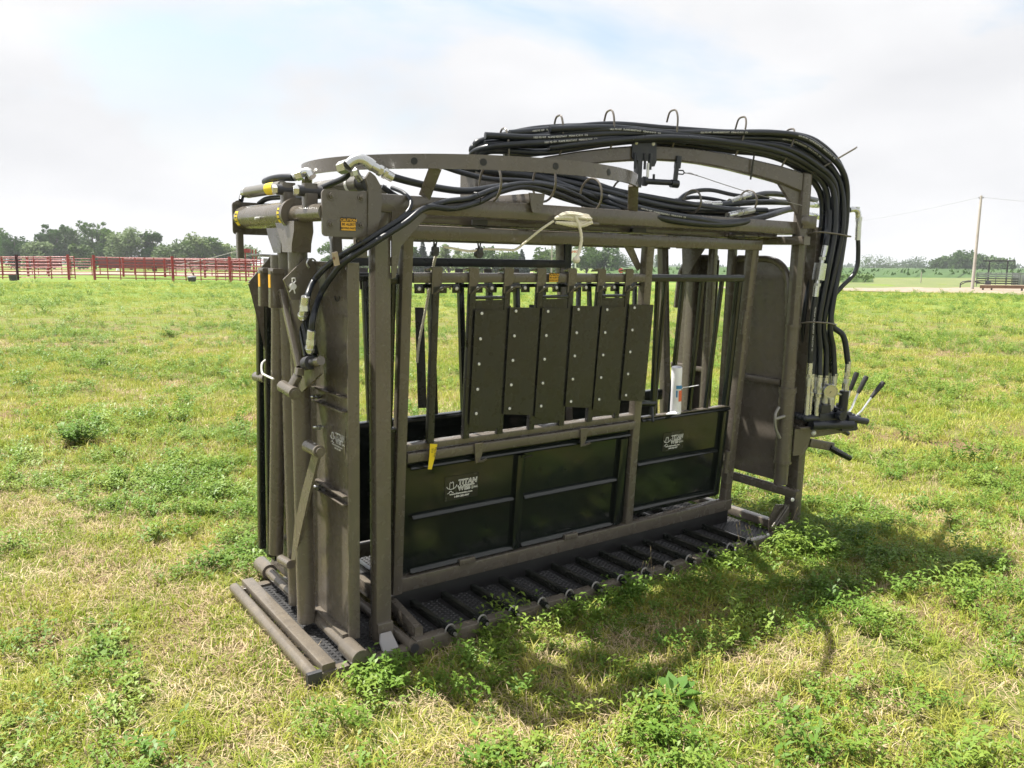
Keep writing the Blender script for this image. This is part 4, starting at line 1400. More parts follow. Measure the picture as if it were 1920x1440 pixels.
# neck access: black framed opening behind the front post on both sides
for s_ in (0, 1):
    f_ = (lambda p: p) if s_ == 0 else mir
    q = MB()
    q.plate([f_((.43, .35, .22)), f_((.54, .335, .22)), f_((.54, .29, .95)), f_((.43, .30, .95))], (0, 1, 0), .006)
    P(q, 'neck_panel', 'slat')
    q = MB()
    for x_ in (.445, .495):
        q.beam(f_((x_, .30, .95)), f_((x_, .26, 1.62)), .02, .02, up=(0, 1, 0))
    q.beam(f_((.42, .30, .955)), f_((.545, .295, .955)), .03, .02)
    q.beam(f_((.42, .262, 1.63)), f_((.545, .26, 1.63)), .03, .04)
    P(q, 'neck_bars', 'black')

# --- tailgate: two half doors with rolled top edges in the rear plane
XT = 3.16
def half_door(pts, rim, nm, sgn):
    q = MB()
    q.plate(pts, (1, 0, 0), .006)
    o = P(q, nm, 'brown')
    q = MB()
    q.tube(spline(rim, 6), .022, 10)
    P(q, 'rolled_edge', 'brown', o)
    return o
td = half_door([(XT, .60, .36), (XT, .13, .36), (XT, .158, 1.32), (XT, .178, 1.60), (XT, .207, 1.67), (XT, .257, 1.715), (XT, .33, 1.737), (XT, .60, 1.74)],
               [(XT, .152, 1.40), (XT, .168, 1.60), (XT, .195, 1.68), (XT, .25, 1.73), (XT, .32, 1.75), (XT, .42, 1.752), (XT, .56, 1.752)], 'tailgate_door', 1)
for z_ in (.995,):
    P(MB().beam((XT - .025, .145, z_), (XT - .025, .58, z_), .04, .035), 'stiffener', 'brown', td)
td2 = half_door([(XT, 1.07, .36), (XT, .72, .36), (XT, .72, 1.74), (XT, .90, 1.737), (XT, .97, 1.715), (XT, 1.02, 1.67), (XT, 1.05, 1.60)],
                [(XT, 1.075, 1.40), (XT, 1.06, 1.60), (XT, 1.03, 1.68), (XT, .975, 1.73), (XT, .90, 1.75), (XT, .74, 1.752)], 'tailgate_door', -1)
P(MB().beam((XT - .025, 1.06, .995), (XT - .025, .74, .995), .04, .035), 'stiffener', 'brown', td2)
q = MB()
q.beam((3.09, -.07, .332), (3.09, .98, .332), .06, .045)
P(q, 'tailgate_track', 'brown')
P(MB().beam((3.10, .02, 1.865), (3.10, 1.18, 1.865), .06, .05), 'tailgate_track', 'brown')
for y_ in (.58, .74):
    P(MB().beam((3.12, y_, .36), (3.12, y_, 1.85), .05, .04, up=(1, 0, 0)), 'tailgate_stile', 'brown')
P(MB().beam((3.12, .90, .36), (3.12, .90, 1.85), .07, .05, up=(1, 0, 0)), 'tailgate_stile', 'brown')
# rear gussets under the far beam
q = MB()
q.plate([(3.05, .96, 1.86), (3.05, .72, 1.86), (3.05, .93, 1.58)], (1, 0, 0), .008)
P(q, 'rear_gusset', 'brown')
# latch bracket at the foot of the rear post
q = MB()
q.plate([(3.032, 0.060, 0.204), (3.059, 0.060, 0.240), (3.193, 0.060, 0.218), (3.196, 0.060, 0.104), (3.116, 0.060, 0.042), (3.005, 0.060, 0.070), (2.995, 0.060, 0.151)], (0, 1, 0), .008)
P(q, 'foot_bracket', 'brown')
q = MB()
q.cyl((3.161, 0.045, 0.213), (3.013, 0.030, 0.105), .007)
q.cyl((3.138, 0.045, 0.224), (2.991, 0.030, 0.116), .007)
q.box(3.02, 3.075, .015, .06, .075, .10)
P(q, 'latch_rods', 'brown')
P(MB().dome((2.912, -0.000, 0.089), (-.3, -1, .2), .012), 'latch_bolt', 'bolt')
P(MB().dome((3.045, -0.060, 0.306), (-.3, -1, 0), .013), 'latch_bolt', 'bolt')

# --- boom: pivot box, arched tube, hanging pipe
PV = Vector((1.14, .62, 0))
BD = (Vector((3.14, .10, 0)) - PV).normalized()
BN = Vector((-BD.y, BD.x, 0))
def bo(s_, z_, n_=0.0):
    p = PV + BD * s_ + BN * n_
    return Vector((p.x, p.y, z_))
q = MB()
q.box(1.10, 1.25, .55, .69, 2.012, 2.155)
q.cyl((1.175, .62, 2.0), (1.175, .62, 2.17), .05)
P(q, 'boom_pivot', 'brown')
prof = [(.10, 2.155, 2.085), (.19, 2.191, 2.118), (.38, 2.249, 2.178), (.56, 2.287, 2.214), (.75, 2.319, 2.243), (.88, 2.336, 2.258), (1.06, 2.35, 2.272), (1.20, 2.351, 2.274), (1.32, 2.347, 2.269), (1.50, 2.337, 2.252), (1.68, 2.314, 2.226), (1.86, 2.292, 2.196), (2.03, 2.262, 2.15)]
rings = []
for s_, zt, zb in prof:
    r_ = .008
    hw = .028
    rings.append([bo(s_, zt, -hw + r_), bo(s_, zt, hw - r_), bo(s_, zt - r_, hw), bo(s_, zb + r_, hw), bo(s_, zb, hw - r_), bo(s_, zb, -hw + r_), bo(s_, zb + r_, -hw), bo(s_, zt - r_, -hw)])
q = MB()
q.loft(rings)
boom = P(q, 'boom_arm', 'brown', ang=45)
q = MB()
q.plate([bo(1.87, 2.20, -.012), bo(2.03, 2.17, -.012), bo(2.03, 2.02, -.012), bo(1.96, 2.10, -.012)], BN, .024)
P(q, 'arm_gusset', 'brown', boom)
q = MB()
q.beam(bo(2.066, 1.33), bo(2.066, 2.252), .086, .074, up=BD, r=.03)
q.cyl(bo(2.066, 2.245), bo(2.066, 2.262), .040, .030)
drop = P(q, 'drop_pipe', 'brown')
P(MB().cyl(bo(2.066, .355), bo(2.066, 1.352), .043), 'lower_pipe', 'brown')
P(MB().cyl(bo(2.066, 1.345), bo(2.066, 1.362), .050), 'pipe_collar', 'brown')
P(MB().cyl(bo(2.066, .50), bo(2.066, .945), .051), 'valve_sleeve', 'brown')
P(MB().cyl(bo(2.066, .94), bo(2.066, .972), .056), 'pipe_collar', 'brown')
P(MB().cyl(bo(2.066, .49), bo(2.066, .503), .057), 'pipe_collar', 'brown')
q = MB()
q.beam(bo(2.04, 1.975, -.045), bo(2.14, 1.975, -.045), .012, .075)
q.dome(bo(2.055, 1.98, -.05), -BN, .032, .012, 14)
P(q, 'swivel_plate', 'brown', drop)
# C-handle on the sleeve
q = MB()
q.tube(spline([bo(1.985, .855, -.03), bo(1.955, .82, -.04), bo(1.95, .775, -.045), bo(1.965, .72, -.04), bo(2.005, .66, -.035)], 5), .009, 8)
q.cyl(bo(1.95, .785, -.045), bo(2.03, .795, -.03), .010)
P(q, 'tie_handle', 'galv')

# locking arc with pin holes, centred on the boom pivot
AC, AR, AZ0, AZ1 = (1.12, .62), .83, 2.082, 2.140
q = MB()
a0, a1 = 36, 197
n_ = 72
inner, outer = [], []
rings = []
for i in range(n_ + 1):
    a = R(a0 + (a1 - a0) * i / n_)
    c_, s_ = math.cos(a), -math.sin(a)
    ro, ri = AR, AR - .014
    rings.append([(AC[0] + ro * c_, AC[1] + ro * s_, AZ0), (AC[0] + ro * c_, AC[1] + ro * s_, AZ1), (AC[0] + ri * c_, AC[1] + ri * s_, AZ1), (AC[0] + ri * c_, AC[1] + ri * s_, AZ0)])
q.loft(rings)
arc = P(q, 'locking_arc', 'brown', ang=40)
for a_ in (76.5, 98, 119.5, 139):
    a = R(a_)
    d_ = Vector((math.cos(a), -math.sin(a), 0))
    p_ = Vector((AC[0], AC[1], (AZ0 + AZ1) / 2)) + d_ * AR
    P(MB().cyl(p_ - d_ * .004, p_ + d_ * .0012, .0145, n=16), 'pin_hole', 'ink', arc)
for a_, zz, foot in ((133, 1.976, (.565, .115)), (46, 1.976, (1.76, .115)), (193, 1.976, (.42, 1.045))):
    a = R(a_)
    top = Vector((AC[0] + (AR - .02) * math.cos(a), AC[1] - (AR - .02) * math.sin(a), AZ0 + .01))
    q = MB()
    q.beam((foot[0], foot[1], zz), top, .05, .014, up=(.6, .8, 0))
    P(q, 'arc_support', 'brown')

# spring latch that drops into the arc
q = MB()
q.mat('latch').plate([bo(.872, 2.362, -.032), bo(1.02, 2.368, -.032), bo(1.025, 2.26, -.032), bo(1.015, 2.235, -.032), bo(.985, 2.232, -.032), bo(.975, 2.262, -.032), bo(.885, 2.262, -.032), bo(.875, 2.28, -.032)], -BN, .010)
for s_ in (.895, 1.0):
    q.mat('bolt').dome(bo(s_, 2.352, -.042), -BN, .011, .008)
q.mat('latch')
for s_ in (.89, .95, .985):
    q.cyl(bo(s_, 2.30, -.048), bo(s_, 2.215, -.048), .007, n=8)
q.beam(bo(.925, 2.27, -.02), bo(.925, 2.12, -.02), .045, .03, up=BD)
q.mat('bolt').cyl(bo(.972, 2.25, -.045), bo(.972, 2.175, -.045), .008, n=8)
q.mat('latch')
q.cyl(bo(.965, 2.155, -.03), bo(1.16, 2.156, -.03), .016, n=12)
q.cyl(bo(.955, 2.155, -.03), bo(.975, 2.155, -.03), .026, n=12)
q.cyl(bo(1.02, 2.16, -.03), bo(1.02, 2.195, -.03), .007, n=8)
q.beam(bo(1.155, 2.145, -.03), bo(1.165, 2.29, -.03), .018, .022, up=BD)
q.beam(bo(1.165, 2.235, -.03), bo(1.17, 2.30, -.03), .028, .03, up=BD)
q.cyl(bo(1.13, 2.152, -.03), bo(1.175, 2.15, -.03), .022, n=12)
q.tube([bo(1.175, 2.225, -.03), bo(1.205, 2.225, -.03), bo(1.212, 2.215, -.03), bo(1.205, 2.205, -.03), bo(1.172, 2.205, -.03)], .004, 6)
P(q, 'spring_latch')
q = MB()
q.tube(spline([bo(1.21, 2.215, -.03), bo(1.30, 2.20, -.04), bo(1.45, 2.165, -.05), bo(1.65, 2.125, -.05), bo(1.85, 2.095, -.05), bo(2.02, 2.07, -.05)], 4), .0022, 5)
q.tube(spline([bo(1.21, 2.21, -.028), bo(1.25, 2.215, -.03), bo(1.285, 2.203, -.036)], 4), .002, 5)
q.dome(bo(1.285, 2.203, -.04), (0, 0, 1), .008)
P(q, 'release_cable', 'galv')

# --- head gate ------------------------------------------------------------
PX, PZ = .125, 1.892
# bearing plates either side
q = MB()
def rplate(x0, x1, z0, z1, y, r_, th):
    pts = []
    for cx, cz, a0 in ((x1 - r_, z1 - r_, 0), (x0 + r_, z1 - r_, 90), (x0 + r_, z0 + r_, 180), (x1 - r_, z0 + r_, 270)):
        for a in (0, 30, 60, 90):
            t = R(a0 + a)
            pts.append((cx + r_ * math.cos(t), y, cz + r_ * math.sin(t)))
    return MB().plate(pts, (0, 1, 0), th)
bp1 = P(rplate(.103, .318, 1.800, 1.977, .088, .016, .010), 'bearing_plate', 'brown')
def bolt(p, d, r_=.012):
    q = MB()
    p, d = Vector(p), Vector(d)
    q.cyl(p, p + d * .003, r_ * 1.5, n=14)
    q.hexnut(p + d * .003, d, r_, .009)
    q.cyl(p + d * .012, p + d * .018, r_ * .5, n=8)
    return q
for u in ((0.140, 0.088, 1.954), (0.267, 0.088, 1.953), (0.139, 0.088, 1.847), (0.264, 0.088, 1.848)):
    P(bolt(u, (0, -1, 0)), 'bolt', 'brown', bp1)
bp2 = P(rplate(.072, .29, 1.812, 1.966, 1.10, .016, .010), 'bearing_plate', 'brown')
P(bolt((.098, 1.098, 1.955), (0, -1, 0)), 'bolt', 'brown', bp2)
P(MB().cyl((PX, .10, PZ), (PX, 1.10, PZ), .034, n=28), 'slide_pipe', 'brown')
q = MB()
q.cyl((PX, .43, PZ), (PX, 1.095, PZ), .0535, n=32)
slv = P(q, 'slide_sleeve', 'brown', label='long brown sleeve on the top pipe')
P(MB().cyl((PX, .418, PZ), (PX, .445, PZ), .064, n=32), 'sleeve_collar', 'brown', slv)
P(MB().cyl((PX - .052, .72, PZ - .012), (PX - .072, .72, PZ - .014), .006, n=8), 'grease_nipple', 'bolt', slv)
for y_ in (1.05, .475):
    q = MB()
    rr_ = .0545
    pts = [[(PX + rr_ * math.cos(R(a)), y_ + dy_, PZ + rr_ * math.sin(R(a))) for a in range(150, 226, 15)] for dy_ in (-.022, .022)]
    vs_ = pts[0] + pts[1]
    k_ = len(pts[0])
    q.mat('yellow').add(vs_, [(i, i + 1, k_ + i + 1, k_ + i) for i in range(k_ - 1)])
    q.mat('ink')
    for i in range(3):
        a = R(165 + i * 18)
        c_ = (PX + (rr_ + .001) * math.cos(a), y_, PZ + (rr_ + .001) * math.sin(a))
        tv = Vector((-math.sin(a), 0, math.cos(a)))
        q.add([Vector(c_) + Vector((0, -.016, 0)) - tv * .003, Vector(c_) + Vector((0, .016, 0)) - tv * .003, Vector(c_) + Vector((0, .016, 0)) + tv * .003, Vector(c_) + Vector((0, -.016, 0)) + tv * .003], [(0, 1, 2, 3)])
    P(q, 'warning_decal', None, slv)
# near half: tapered neck, neck post
q = MB()
rings = []
for z_, hx, y0, y1 in ((1.862, .040, .335, .56), (1.82, .042, .335, .52), (1.77, .042, .36, .48), (1.735, .042, .365, .475)):
    rings.append([(PX - hx, y0, z_), (PX + hx, y0, z_), (PX + hx, y1, z_), (PX - hx, y1, z_)])
q.loft(rings)
P(q, 'neck_taper', 'brown')
P(MB().cyl((.140, .425, .085), (.132, .425, 1.74), .041, n=28), 'neck_post', 'brown')
q = MB()
rings = []
for z_, hx, y0, y1 in ((1.862, .036, .60, .78), (1.80, .038, .58, .74), (1.73, .038, .585, .675)):
    rings.append([(PX + .03 - hx, y0, z_), (PX + .03 + hx, y0, z_), (PX + .03 + hx, y1, z_), (PX + .03 - hx, y1, z_)])
q.loft(rings)
P(q, 'neck_taper', 'brown')
P(MB().cyl((.175, .63, .085), (.16, .63, 1.74), .040, n=28), 'neck_post', 'brown')
q = MB()
q.tube(spline([(.135, .665, 1.72), (.132, .675, 1.35), (.128, .72, .8), (.125, .765, .30)], 5), .034, 16)
P(q, 'neck_bar', 'brown')
# padded black strips on the far half
for y0, y1, w_ in ((.80, .845, .036), (.90, .975, .040)):
    P(MB().beam((.135, y0, 1.49), (.135, y1, .26), w_, .05, up=(1, 0, 0)), 'neck_pad', 'black')
P(MB().plate([(.15, .79, 1.50), (.15, .95, 1.50), (.15, 1.02, .22), (.15, .86, .22)], (1, 0, 0), .01), 'pad_backing', 'black')
for y_, z_ in ((.83, 1.49), (.92, 1.485)):
    P(MB().cyl((.12, y_, z_), (.12, y_ - .01, z_ + .03), .012, n=8), 'pad_bolt', 'zinc')
P(MB().tube(spline([(.11, .80, 1.235), (.085, .775, 1.22), (.075, .745, 1.185), (.072, .69, 1.18), (.07, .58, 1.178)], 4), .005, 6), 'trip_wire', 'bolt')
# far wing plates
q = MB()
q.plate([(0.042, 0.800, 1.593), (0.149, 0.800, 1.714), (0.174, 0.800, 1.712), (0.180, 0.800, 1.556), (0.117, 0.800, 1.556)], (0, 1, 0), .010)
P(q, 'linkage_plate', 'brown')
q = MB()
q.plate([(0.042, 0.800, 1.588), (0.111, 0.800, 1.586), (0.108, 0.800, 1.285), (0.125, 0.800, 1.272)], (0, 1, 0), .008)
P(q, 'guard_plate', 'brown')
P(MB().cyl((0.130, 0.993, 1.129), (0.130, 0.847, 1.139), .024), 'guard_stub', 'brown')
P(MB().cyl((0.160, 1.083, 0.252), (0.160, 0.961, 0.276), .018), 'guard_stub', 'brown')
# near linkage plate with pin and cotter ring
q = MB()
q.plate([(0.040, 0.345, 1.625), (0.130, 0.345, 1.708), (0.156, 0.345, 1.713), (0.178, 0.345, 1.689), (0.195, 0.345, 1.578), (0.185, 0.345, 1.540), (0.068, 0.345, 1.542), (0.053, 0.345, 1.590)], (0, 1, 0), .012)
lp = P(q, 'linkage_plate', 'brown')
c_ = Vector((0.073, 0.345, 1.597))
q = MB()
q.mat('bolt').cyl(c_, c_ + Vector((0, -.02, 0)), .0135, n=16)
q.tube([c_ + Vector((0, -.018, .012)), c_ + Vector((.010, -.018, .022)), c_ + Vector((.008, -.018, .034)), c_ + Vector((-.004, -.018, .034)), c_ + Vector((-.004, -.018, .016))], .0025, 6)
q.tube([c_ + Vector((0, -.018, 0)), c_ + Vector((-.018, -.02, -.022))], .0025, 6)
q.tube([c_ + Vector((0, -.018, 0)), c_ + Vector((.006, -.02, -.028))], .0025, 6)
P(q, 'cotter_pin', None, lp)
c2 = Vector((0.158, 0.345, 1.691))
P(MB().tube([c2 + Vector((.020 * math.cos(R(a)), -.006, .020 * math.sin(R(a)))) for a in range(20, 260, 20)], .004, 6), 'snap_ring', 'zinc', lp)
# clevis with yellow strips between the two plates
for y_, x_ in ((.50, .065), (.60, .055)):
    q = MB()
    q.mat('brown').beam((x_, y_, 1.655), (x_, y_ + .01, 1.50), .06, .035, up=(0, 1, 0))
    q.beam((x_, y_ - .03, 1.655), (x_, y_ + .03, 1.655), .05, .02)
    q.mat('amber').beam((x_ - .0315, y_, 1.612), (x_ - .029, y_, 1.612), .024, .055, up=(0, 0, 1))
    P(q, 'clevis')
# sloping link bar and its hydraulic cylinder
q = MB()
q.beam((0.075, 0.475, 1.573), (0.075, 0.296, 1.268), .030, .018, up=(1, 0, 0))
P(q, 'link_bar', 'brown')
q = MB()
q.mat('black').cyl((0.150, 0.464, 1.539), (0.150, 0.344, 1.303), .034, n=20)
q.cyl((0.150, 0.344, 1.303), (0.150, 0.327, 1.273), .026, n=20)
P(q, 'gate_cylinder')
q = MB()
a_, b_ = Vector((0.100, 0.343, 1.270)), Vector((0.100, 0.136, 1.311))
q.mat('zinc').hexnut(a_, (b_ - a_), .018, .02)
q.mat('darksteel').cyl(a_, b_, .014)
q.cyl(a_.lerp(b_, .35), a_.lerp(b_, .6), .028)
q.mat('brown').cyl(a_.lerp(b_, .9), b_ + (b_ - a_) * .1, .018)
P(q, 'clevis_pin')
q = MB()
q.plate([(0.110, 0.376, 1.247), (0.110, 0.149, 1.319), (0.110, 0.146, 1.259), (0.110, 0.208, 1.225), (0.110, 0.351, 1.152), (0.110, 0.399, 1.161)], (1, 0, 0), .012)
P(q, 'cylinder_lug', 'brown')
q = MB()
q.beam((0.075, 0.279, 1.266), (0.070, 0.279, 1.238), .04, .03, up=(1, 0, 0))
q.beam((0.070, 0.279, 1.240), (0.050, 0.320, 1.178), .04, .022, up=(1, 0, 0))
P(q, 'crank_arm', 'brown')
q = MB()
q.cyl((0.045, 0.399, 1.175), (0.045, 0.259, 1.165), .026)
q.cyl((0.045, 0.265, 1.165), (0.045, 0.253, 1.164), .018)
P(q, 'crank_boss', 'brown')
# lower arm
q = MB()
q.cyl((0.100, 0.271, 0.936), (0.100, 0.146, 0.938), .026)
q.cyl((0.100, 0.151, 0.938), (0.100, 0.135, 0.938), .017)
arm = P(q, 'arm_boss', 'brown')
q = MB()
q.plate([(0.098, 0.226, 0.909), (0.098, 0.153, 0.917), (0.098, 0.258, 0.734), (0.098, 0.378, 0.509), (0.098, 0.442, 0.377), (0.098, 0.489, 0.362), (0.098, 0.439, 0.540), (0.098, 0.342, 0.724)], (1, 0, 0), .012)
P(q, 'lower_arm', 'brown')
q = MB()
q.cyl((0.100, 0.626, 0.321), (0.100, 0.502, 0.334), .020)
P(q, 'arm_boss', 'brown')
P(MB().cyl(Vector((0.098, 0.191, 0.949)), Vector((0.098, 0.191, 0.949)) + Vector((0, 0, .016)), .004, n=8), 'grease_nipple', 'bolt', arm)
# bottom slide pipe with end sleeves
P(MB().cyl((.192, -.0, .085), (.192, 1.18, .085), .027, n=24), 'bottom_pipe', 'brown')
for y0, y1 in ((-.035, .105), (1.06, 1.20)):
    s_ = P(MB().cyl((.192, y0, .085), (.192, y1, .085), .040, n=28), 'pipe_sleeve', 'brown')
    P(MB().cyl((.192, y0 - .002 if y0 < .5 else y1, .085), (.192, y0 + .004 if y0 < .5 else y1 + .002, .085), .030, n=24), 'pipe_end', 'brown', s_)
# near wing panel with rims and stiffeners
XW = .215
q = MB()
q.plate([(XW, .56, .115), (XW, .142, .115), (XW, .118, 1.66), (XW, .16, 1.70), (XW, .56, 1.70)], (1, 0, 0), .006)
wing = P(q, 'wing_panel', 'brown')
P(MB().beam((XW + .018, .122, .10), (XW + .018, .100, 1.70), .05, .012, up=(0, 1, 0)), 'panel_flange', 'brown', wing)
for z_ in (1.155, 1.095, .735, .700):
    P(MB().beam((XW - .014, .44, z_), (XW - .014, .125, z_), .026, .006), 'stiffener', 'brown', wing)
P(MB().beam((XW - .015, .45, .118), (XW - .015, .13, .118), .034, .018), 'stiffener', 'brown', wing)
P(MB().beam((XW - .01, .45, 1.69), (XW - .01, .14, 1.69), .05, .02), 'stiffener', 'brown', wing)
for z_, y_ in ((1.115, .40), (.985, .375), (.715, .385)):
    q = MB()
    q.cyl((XW - .002, y_, z_), (XW - .045, y_ + .01, z_ + .002), .006, n=8)
    q.hexnut((XW - .012, y_, z_), (-1, 0, 0), .013, .010)
    q.hexnut((XW - .028, y_, z_), (-1, 0, 0), .012, .008)
    P(q, 'stud_bolt', 'zinc', wing)
P(MB().tube([(XW - .004, .21 + .022 * math.cos(R(a)), 1.565 + .022 * math.sin(R(a))) for a in range(185, 360, 15)], .003, 6), 'slot_weld', 'darksteel', wing)
# far wing panel
q = MB()
q.plate([(XW, .72, .115), (XW, 1.10, .115), (XW, 1.10, 1.70), (XW, .72, 1.70)], (1, 0, 0), .006)
P(q, 'wing_panel', 'brown')
P(MB().beam((XW - .03, .70, 1.715), (XW - .03, 1.10, 1.715), .06, .012), 'panel_flange', 'brown')
P(MB().beam((.09, 1.06, 1.70), (.09, 1.06, 1.82), .03, .03, up=(1, 0, 0)), 'hanger_strut', 'brown')
P(MB().beam((.28, .13, 1.72), (.28, .13, 1.80), .03, .05, up=(1, 0, 0)), 'hanger_strut', 'brown')
# curved cylinder ear beside the caution plate
q = MB()
q.plate([(0.290, 0.080, 1.807), (0.293, 0.080, 1.997), (0.280, 0.080, 2.027), (0.300, 0.080, 2.055), (0.323, 0.080, 2.040), (0.349, 0.080, 2.001), (0.351, 0.080, 1.943), (0.346, 0.080, 1.880), (0.327, 0.080, 1.821)], (0, 1, 0), .014)
P(q, 'cylinder_ear', 'brown')
# upper lugs on the sleeves
for u in ((0.125, 0.505, 1.949), (0.125, 0.264, 1.933)):
    u = Vector(u)
    q = MB()
    q.beam(u + Vector((0, 0, -.03)), u + Vector((0, 0, .075)), .04, .055, up=(1, 0, 0))
    P(q, 'cylinder_lug', 'brown')
    q = MB()
    q.mat('zinc').hexnut(u + Vector((-.045, .0, .045)), (-1, .3, 0), .020, .02)
    q.mat('darksteel').cyl(u + Vector((-.05, .0, .045)), u + Vector((.05, 0, .045)), .022)
    P(q, 'lug_bolt')
# head gate cylinders on top
q = MB()
q.mat('chrome').cyl((0.278, 0.550, 2.009), (0.325, 0.220, 2.019), .033, n=24)
q.mat('darksteel').cyl((0.325, 0.220, 2.019), (0.334, 0.170, 2.015), .028, n=20)
q.mat('zinc').cyl((0.261, 0.620, 1.995), (0.278, 0.540, 2.006), .016)
q.mat('white').cyl((0.313, 0.290, 2.016), (0.315, 0.275, 2.017), .0338, n=24)
P(q, 'head_cylinder')
q = MB()
q.mat('chrome').cyl((0.143, 1.080, 2.012), (0.182, 0.720, 2.023), .027, n=24)
q.mat('yellow').cyl((0.164, 0.850, 2.017), (0.177, 0.775, 2.021), .0276, n=24)
q.mat('zinc').cyl((0.134, 1.110, 2.010), (0.142, 1.070, 2.011), .022)
P(q, 'head_cylinder')
# the lower dark piece behind both pistons
P(MB().box(.40, .50, .33, .40, 1.97, 2.03), 'manifold_block', 'brown')

# --- hydraulic hoses -------------------------------------------------------
TOCAM = Vector((-.45, -.88, -.05)).normalized()
def print_on(path, r_, start, body, size, parent, flip=False):
    """white lettering wrapped on the camera-facing side of a hose"""
    v, fc = text_geo(body, size, .0, 1.05)
    Lc = [0.0]
    for a, b_ in zip(path[:-1], path[1:]):
        Lc.append(Lc[-1] + (b_ - a).length)
    out = []
    for (x, y, _) in v:
        d = min(max(start + x, 0), Lc[-1] - 1e-4)
        i = int(np.searchsorted(Lc, d, side='right')) - 1
        i = min(i, len(path) - 2)
        t = (d - Lc[i]) / max(Lc[i + 1] - Lc[i], 1e-6)
        p = path[i].lerp(path[i + 1], t)
        tg = (path[min(i + 2, len(path) - 1)] - path[max(i - 1, 0)]).normalized()
        nr = (TOCAM - tg * TOCAM.dot(tg)).normalized()
        bb = nr.cross(tg)
        ph = (y - size * .35) / r_
        out.append(p + (nr * math.cos(ph) + bb * math.sin(ph)) * (r_ + .0008))
    q = MB()
    q.add(out, fc)
    return P(q, 'hose_print', 'white', parent, ang=180)

HT = '1825 PSI WP   FLAME RESISTANT   MSHA IC-9/19   CSI'
INN = [(.04, 2.239), (.17, 2.243), (.38, 2.262), (.75, 2.334), (1.1, 2.366), (1.5, 2.358), (1.8, 2.336), (2.03, 2.268), (2.189, 2.158), (2.221, 1.97), (2.19, 1.713), (2.165, 1.387)]
OUT = [(.04, 2.323), (.17, 2.363), (.38, 2.403), (.75, 2.443), (1.1, 2.443), (1.5, 2.465), (1.93, 2.487), (2.16, 2.43), (2.35, 2.29), (2.408, 2.02), (2.39, 1.76), (2.337, 1.386)]
HR = .0180
ends = [((2.23, 1.04, -.085), 8), ((2.29, 1.035, .02), 9), ((2.37, 1.04, -.06), 10), ((2.195, 1.045, -.06), 0), ((2.20, 1.03, .05), 1), ((2.25, 1.035, -.02), 2), ((2.26, 1.035, .08), 3), ((2.31, 1.03, -.05), 4), ((2.33, 1.03, .05), 5), ((2.44, 1.12, -.09), 6), ((2.42, 1.05, .02), 7)]
spec = [(.22, -.062), (.50, -.005), (.78, -.058), (.12, -.035), (.10, .03), (.34, -.050), (.36, .02), (.62, -.040), (.60, .03), (.90, -.030), (.90, .03)]
lowp = [(3.05, .25, 1.99), (2.72, .24, 1.985), (2.36, .23, 1.985), (2.09, .26, 2.01), (1.88, .33, 2.045), (1.70, .43, 2.095), (1.50, .53, 2.14), (1.33, .60, 2.155)]
for k, ((f_, n_), (en, _)) in enumerate(zip(spec, ends)):
    pts = []
    if k in (3, 5, 6, 8, 10):
        dy_, dz_ = (k % 3 - 1) * .030, (k % 4) * .016
        for i, (x, y, z) in enumerate(lowp):
            pts.append(Vector((x - .03 * k, y + dy_ * (1 if i < 6 else .6), z + dz_ * (1 if i < 6 else .5) + .006 * math.sin(i * 2.1 + k))))
        pts.append(Vector((1.235, .645 + dy_, 2.17)))
        pts.append(Vector((1.175 - .012 * (k % 3), .65 + dy_ * .5, 2.20 + .008 * k)))
        pts.append(bo(.055, 2.245 + .075 * f_, n_))
    for j, ((s0, z0), (s1, z1)) in enumerate(zip(INN, OUT)):
        if (k in (4, 9) and j < 1) or (k in (0, 1, 2) and j < 2) or (k in (3, 5, 6, 8, 10) and j < 1):
            continue
        jit = .009 * math.sin(j * 1.7 + k * 2.3)
        pts.append(bo(s0 + (s1 - s0) * f_, z0 + (z1 - z0) * f_ + jit, n_ + .014 * math.sin(j * 1.1 + k * 1.9)))
    pts.append(bo(en[0] * .6 + (2.165 + .17 * f_) * .4 + .01, en[1] + .17, en[2] * .8))
    pts.append(bo(en[0], en[1], en[2]))
    path = spline(pts, 7)
    hs = P(MB().tube(path, HR, 10), 'hydraulic_hose', 'hose', ang=60)
    tot = 0.0
    acc = [0.0]
    for a, b_ in zip(path[:-1], path[1:]):
        acc.append(acc[-1] + (b_ - a).length)
    # distance along the hose where it passes the boom start
    iz = min(range(len(path)), key=lambda i: (path[i] - bo(.10, 2.30)).length)
    if k in (5, 7, 9, 2):
        for st in {5: (.25, 1.15), 7: (.62, 1.75), 9: (.12, 2.25), 2: (.9, 1.55)}[k]:
            print_on(path, HR, acc[iz] + st, HT, .0125, hs)
    # ferrule and nut at the valve end
    e = bo(*en)
    q = MB()
    q.cyl(e + Vector((0, 0, .015)), e + Vector((0, 0, -.055)), .0175, n=14)
    q.hexnut(e + Vector((0, 0, -.055)), (0, 0, -1), .018, .022)
    q.cyl(e + Vector((0, 0, -.077)), e + Vector((0, 0, -.10)), .012, n=10)
    q.hexnut(e + Vector((0, 0, -.10)), (0, 0, -1), .019, .022)
    q.cyl(e + Vector((0, 0, -.12)), (e.x, e.y, .80), .014, n=10)
    P(q, 'hose_fitting', 'zinc', hs)
# cut end of one hose lying on top
path = spline([bo(.035, 2.326, -.05), bo(.3, 2.334, -.055), bo(.55, 2.362, -.055), bo(.8, 2.392, -.05), bo(1.1, 2.405, -.052)], 8)
hs = P(MB().tube(path, HR, 10), 'hydraulic_hose', 'hose', ang=60)
print_on(path, HR, .25, HT, .0125, hs)

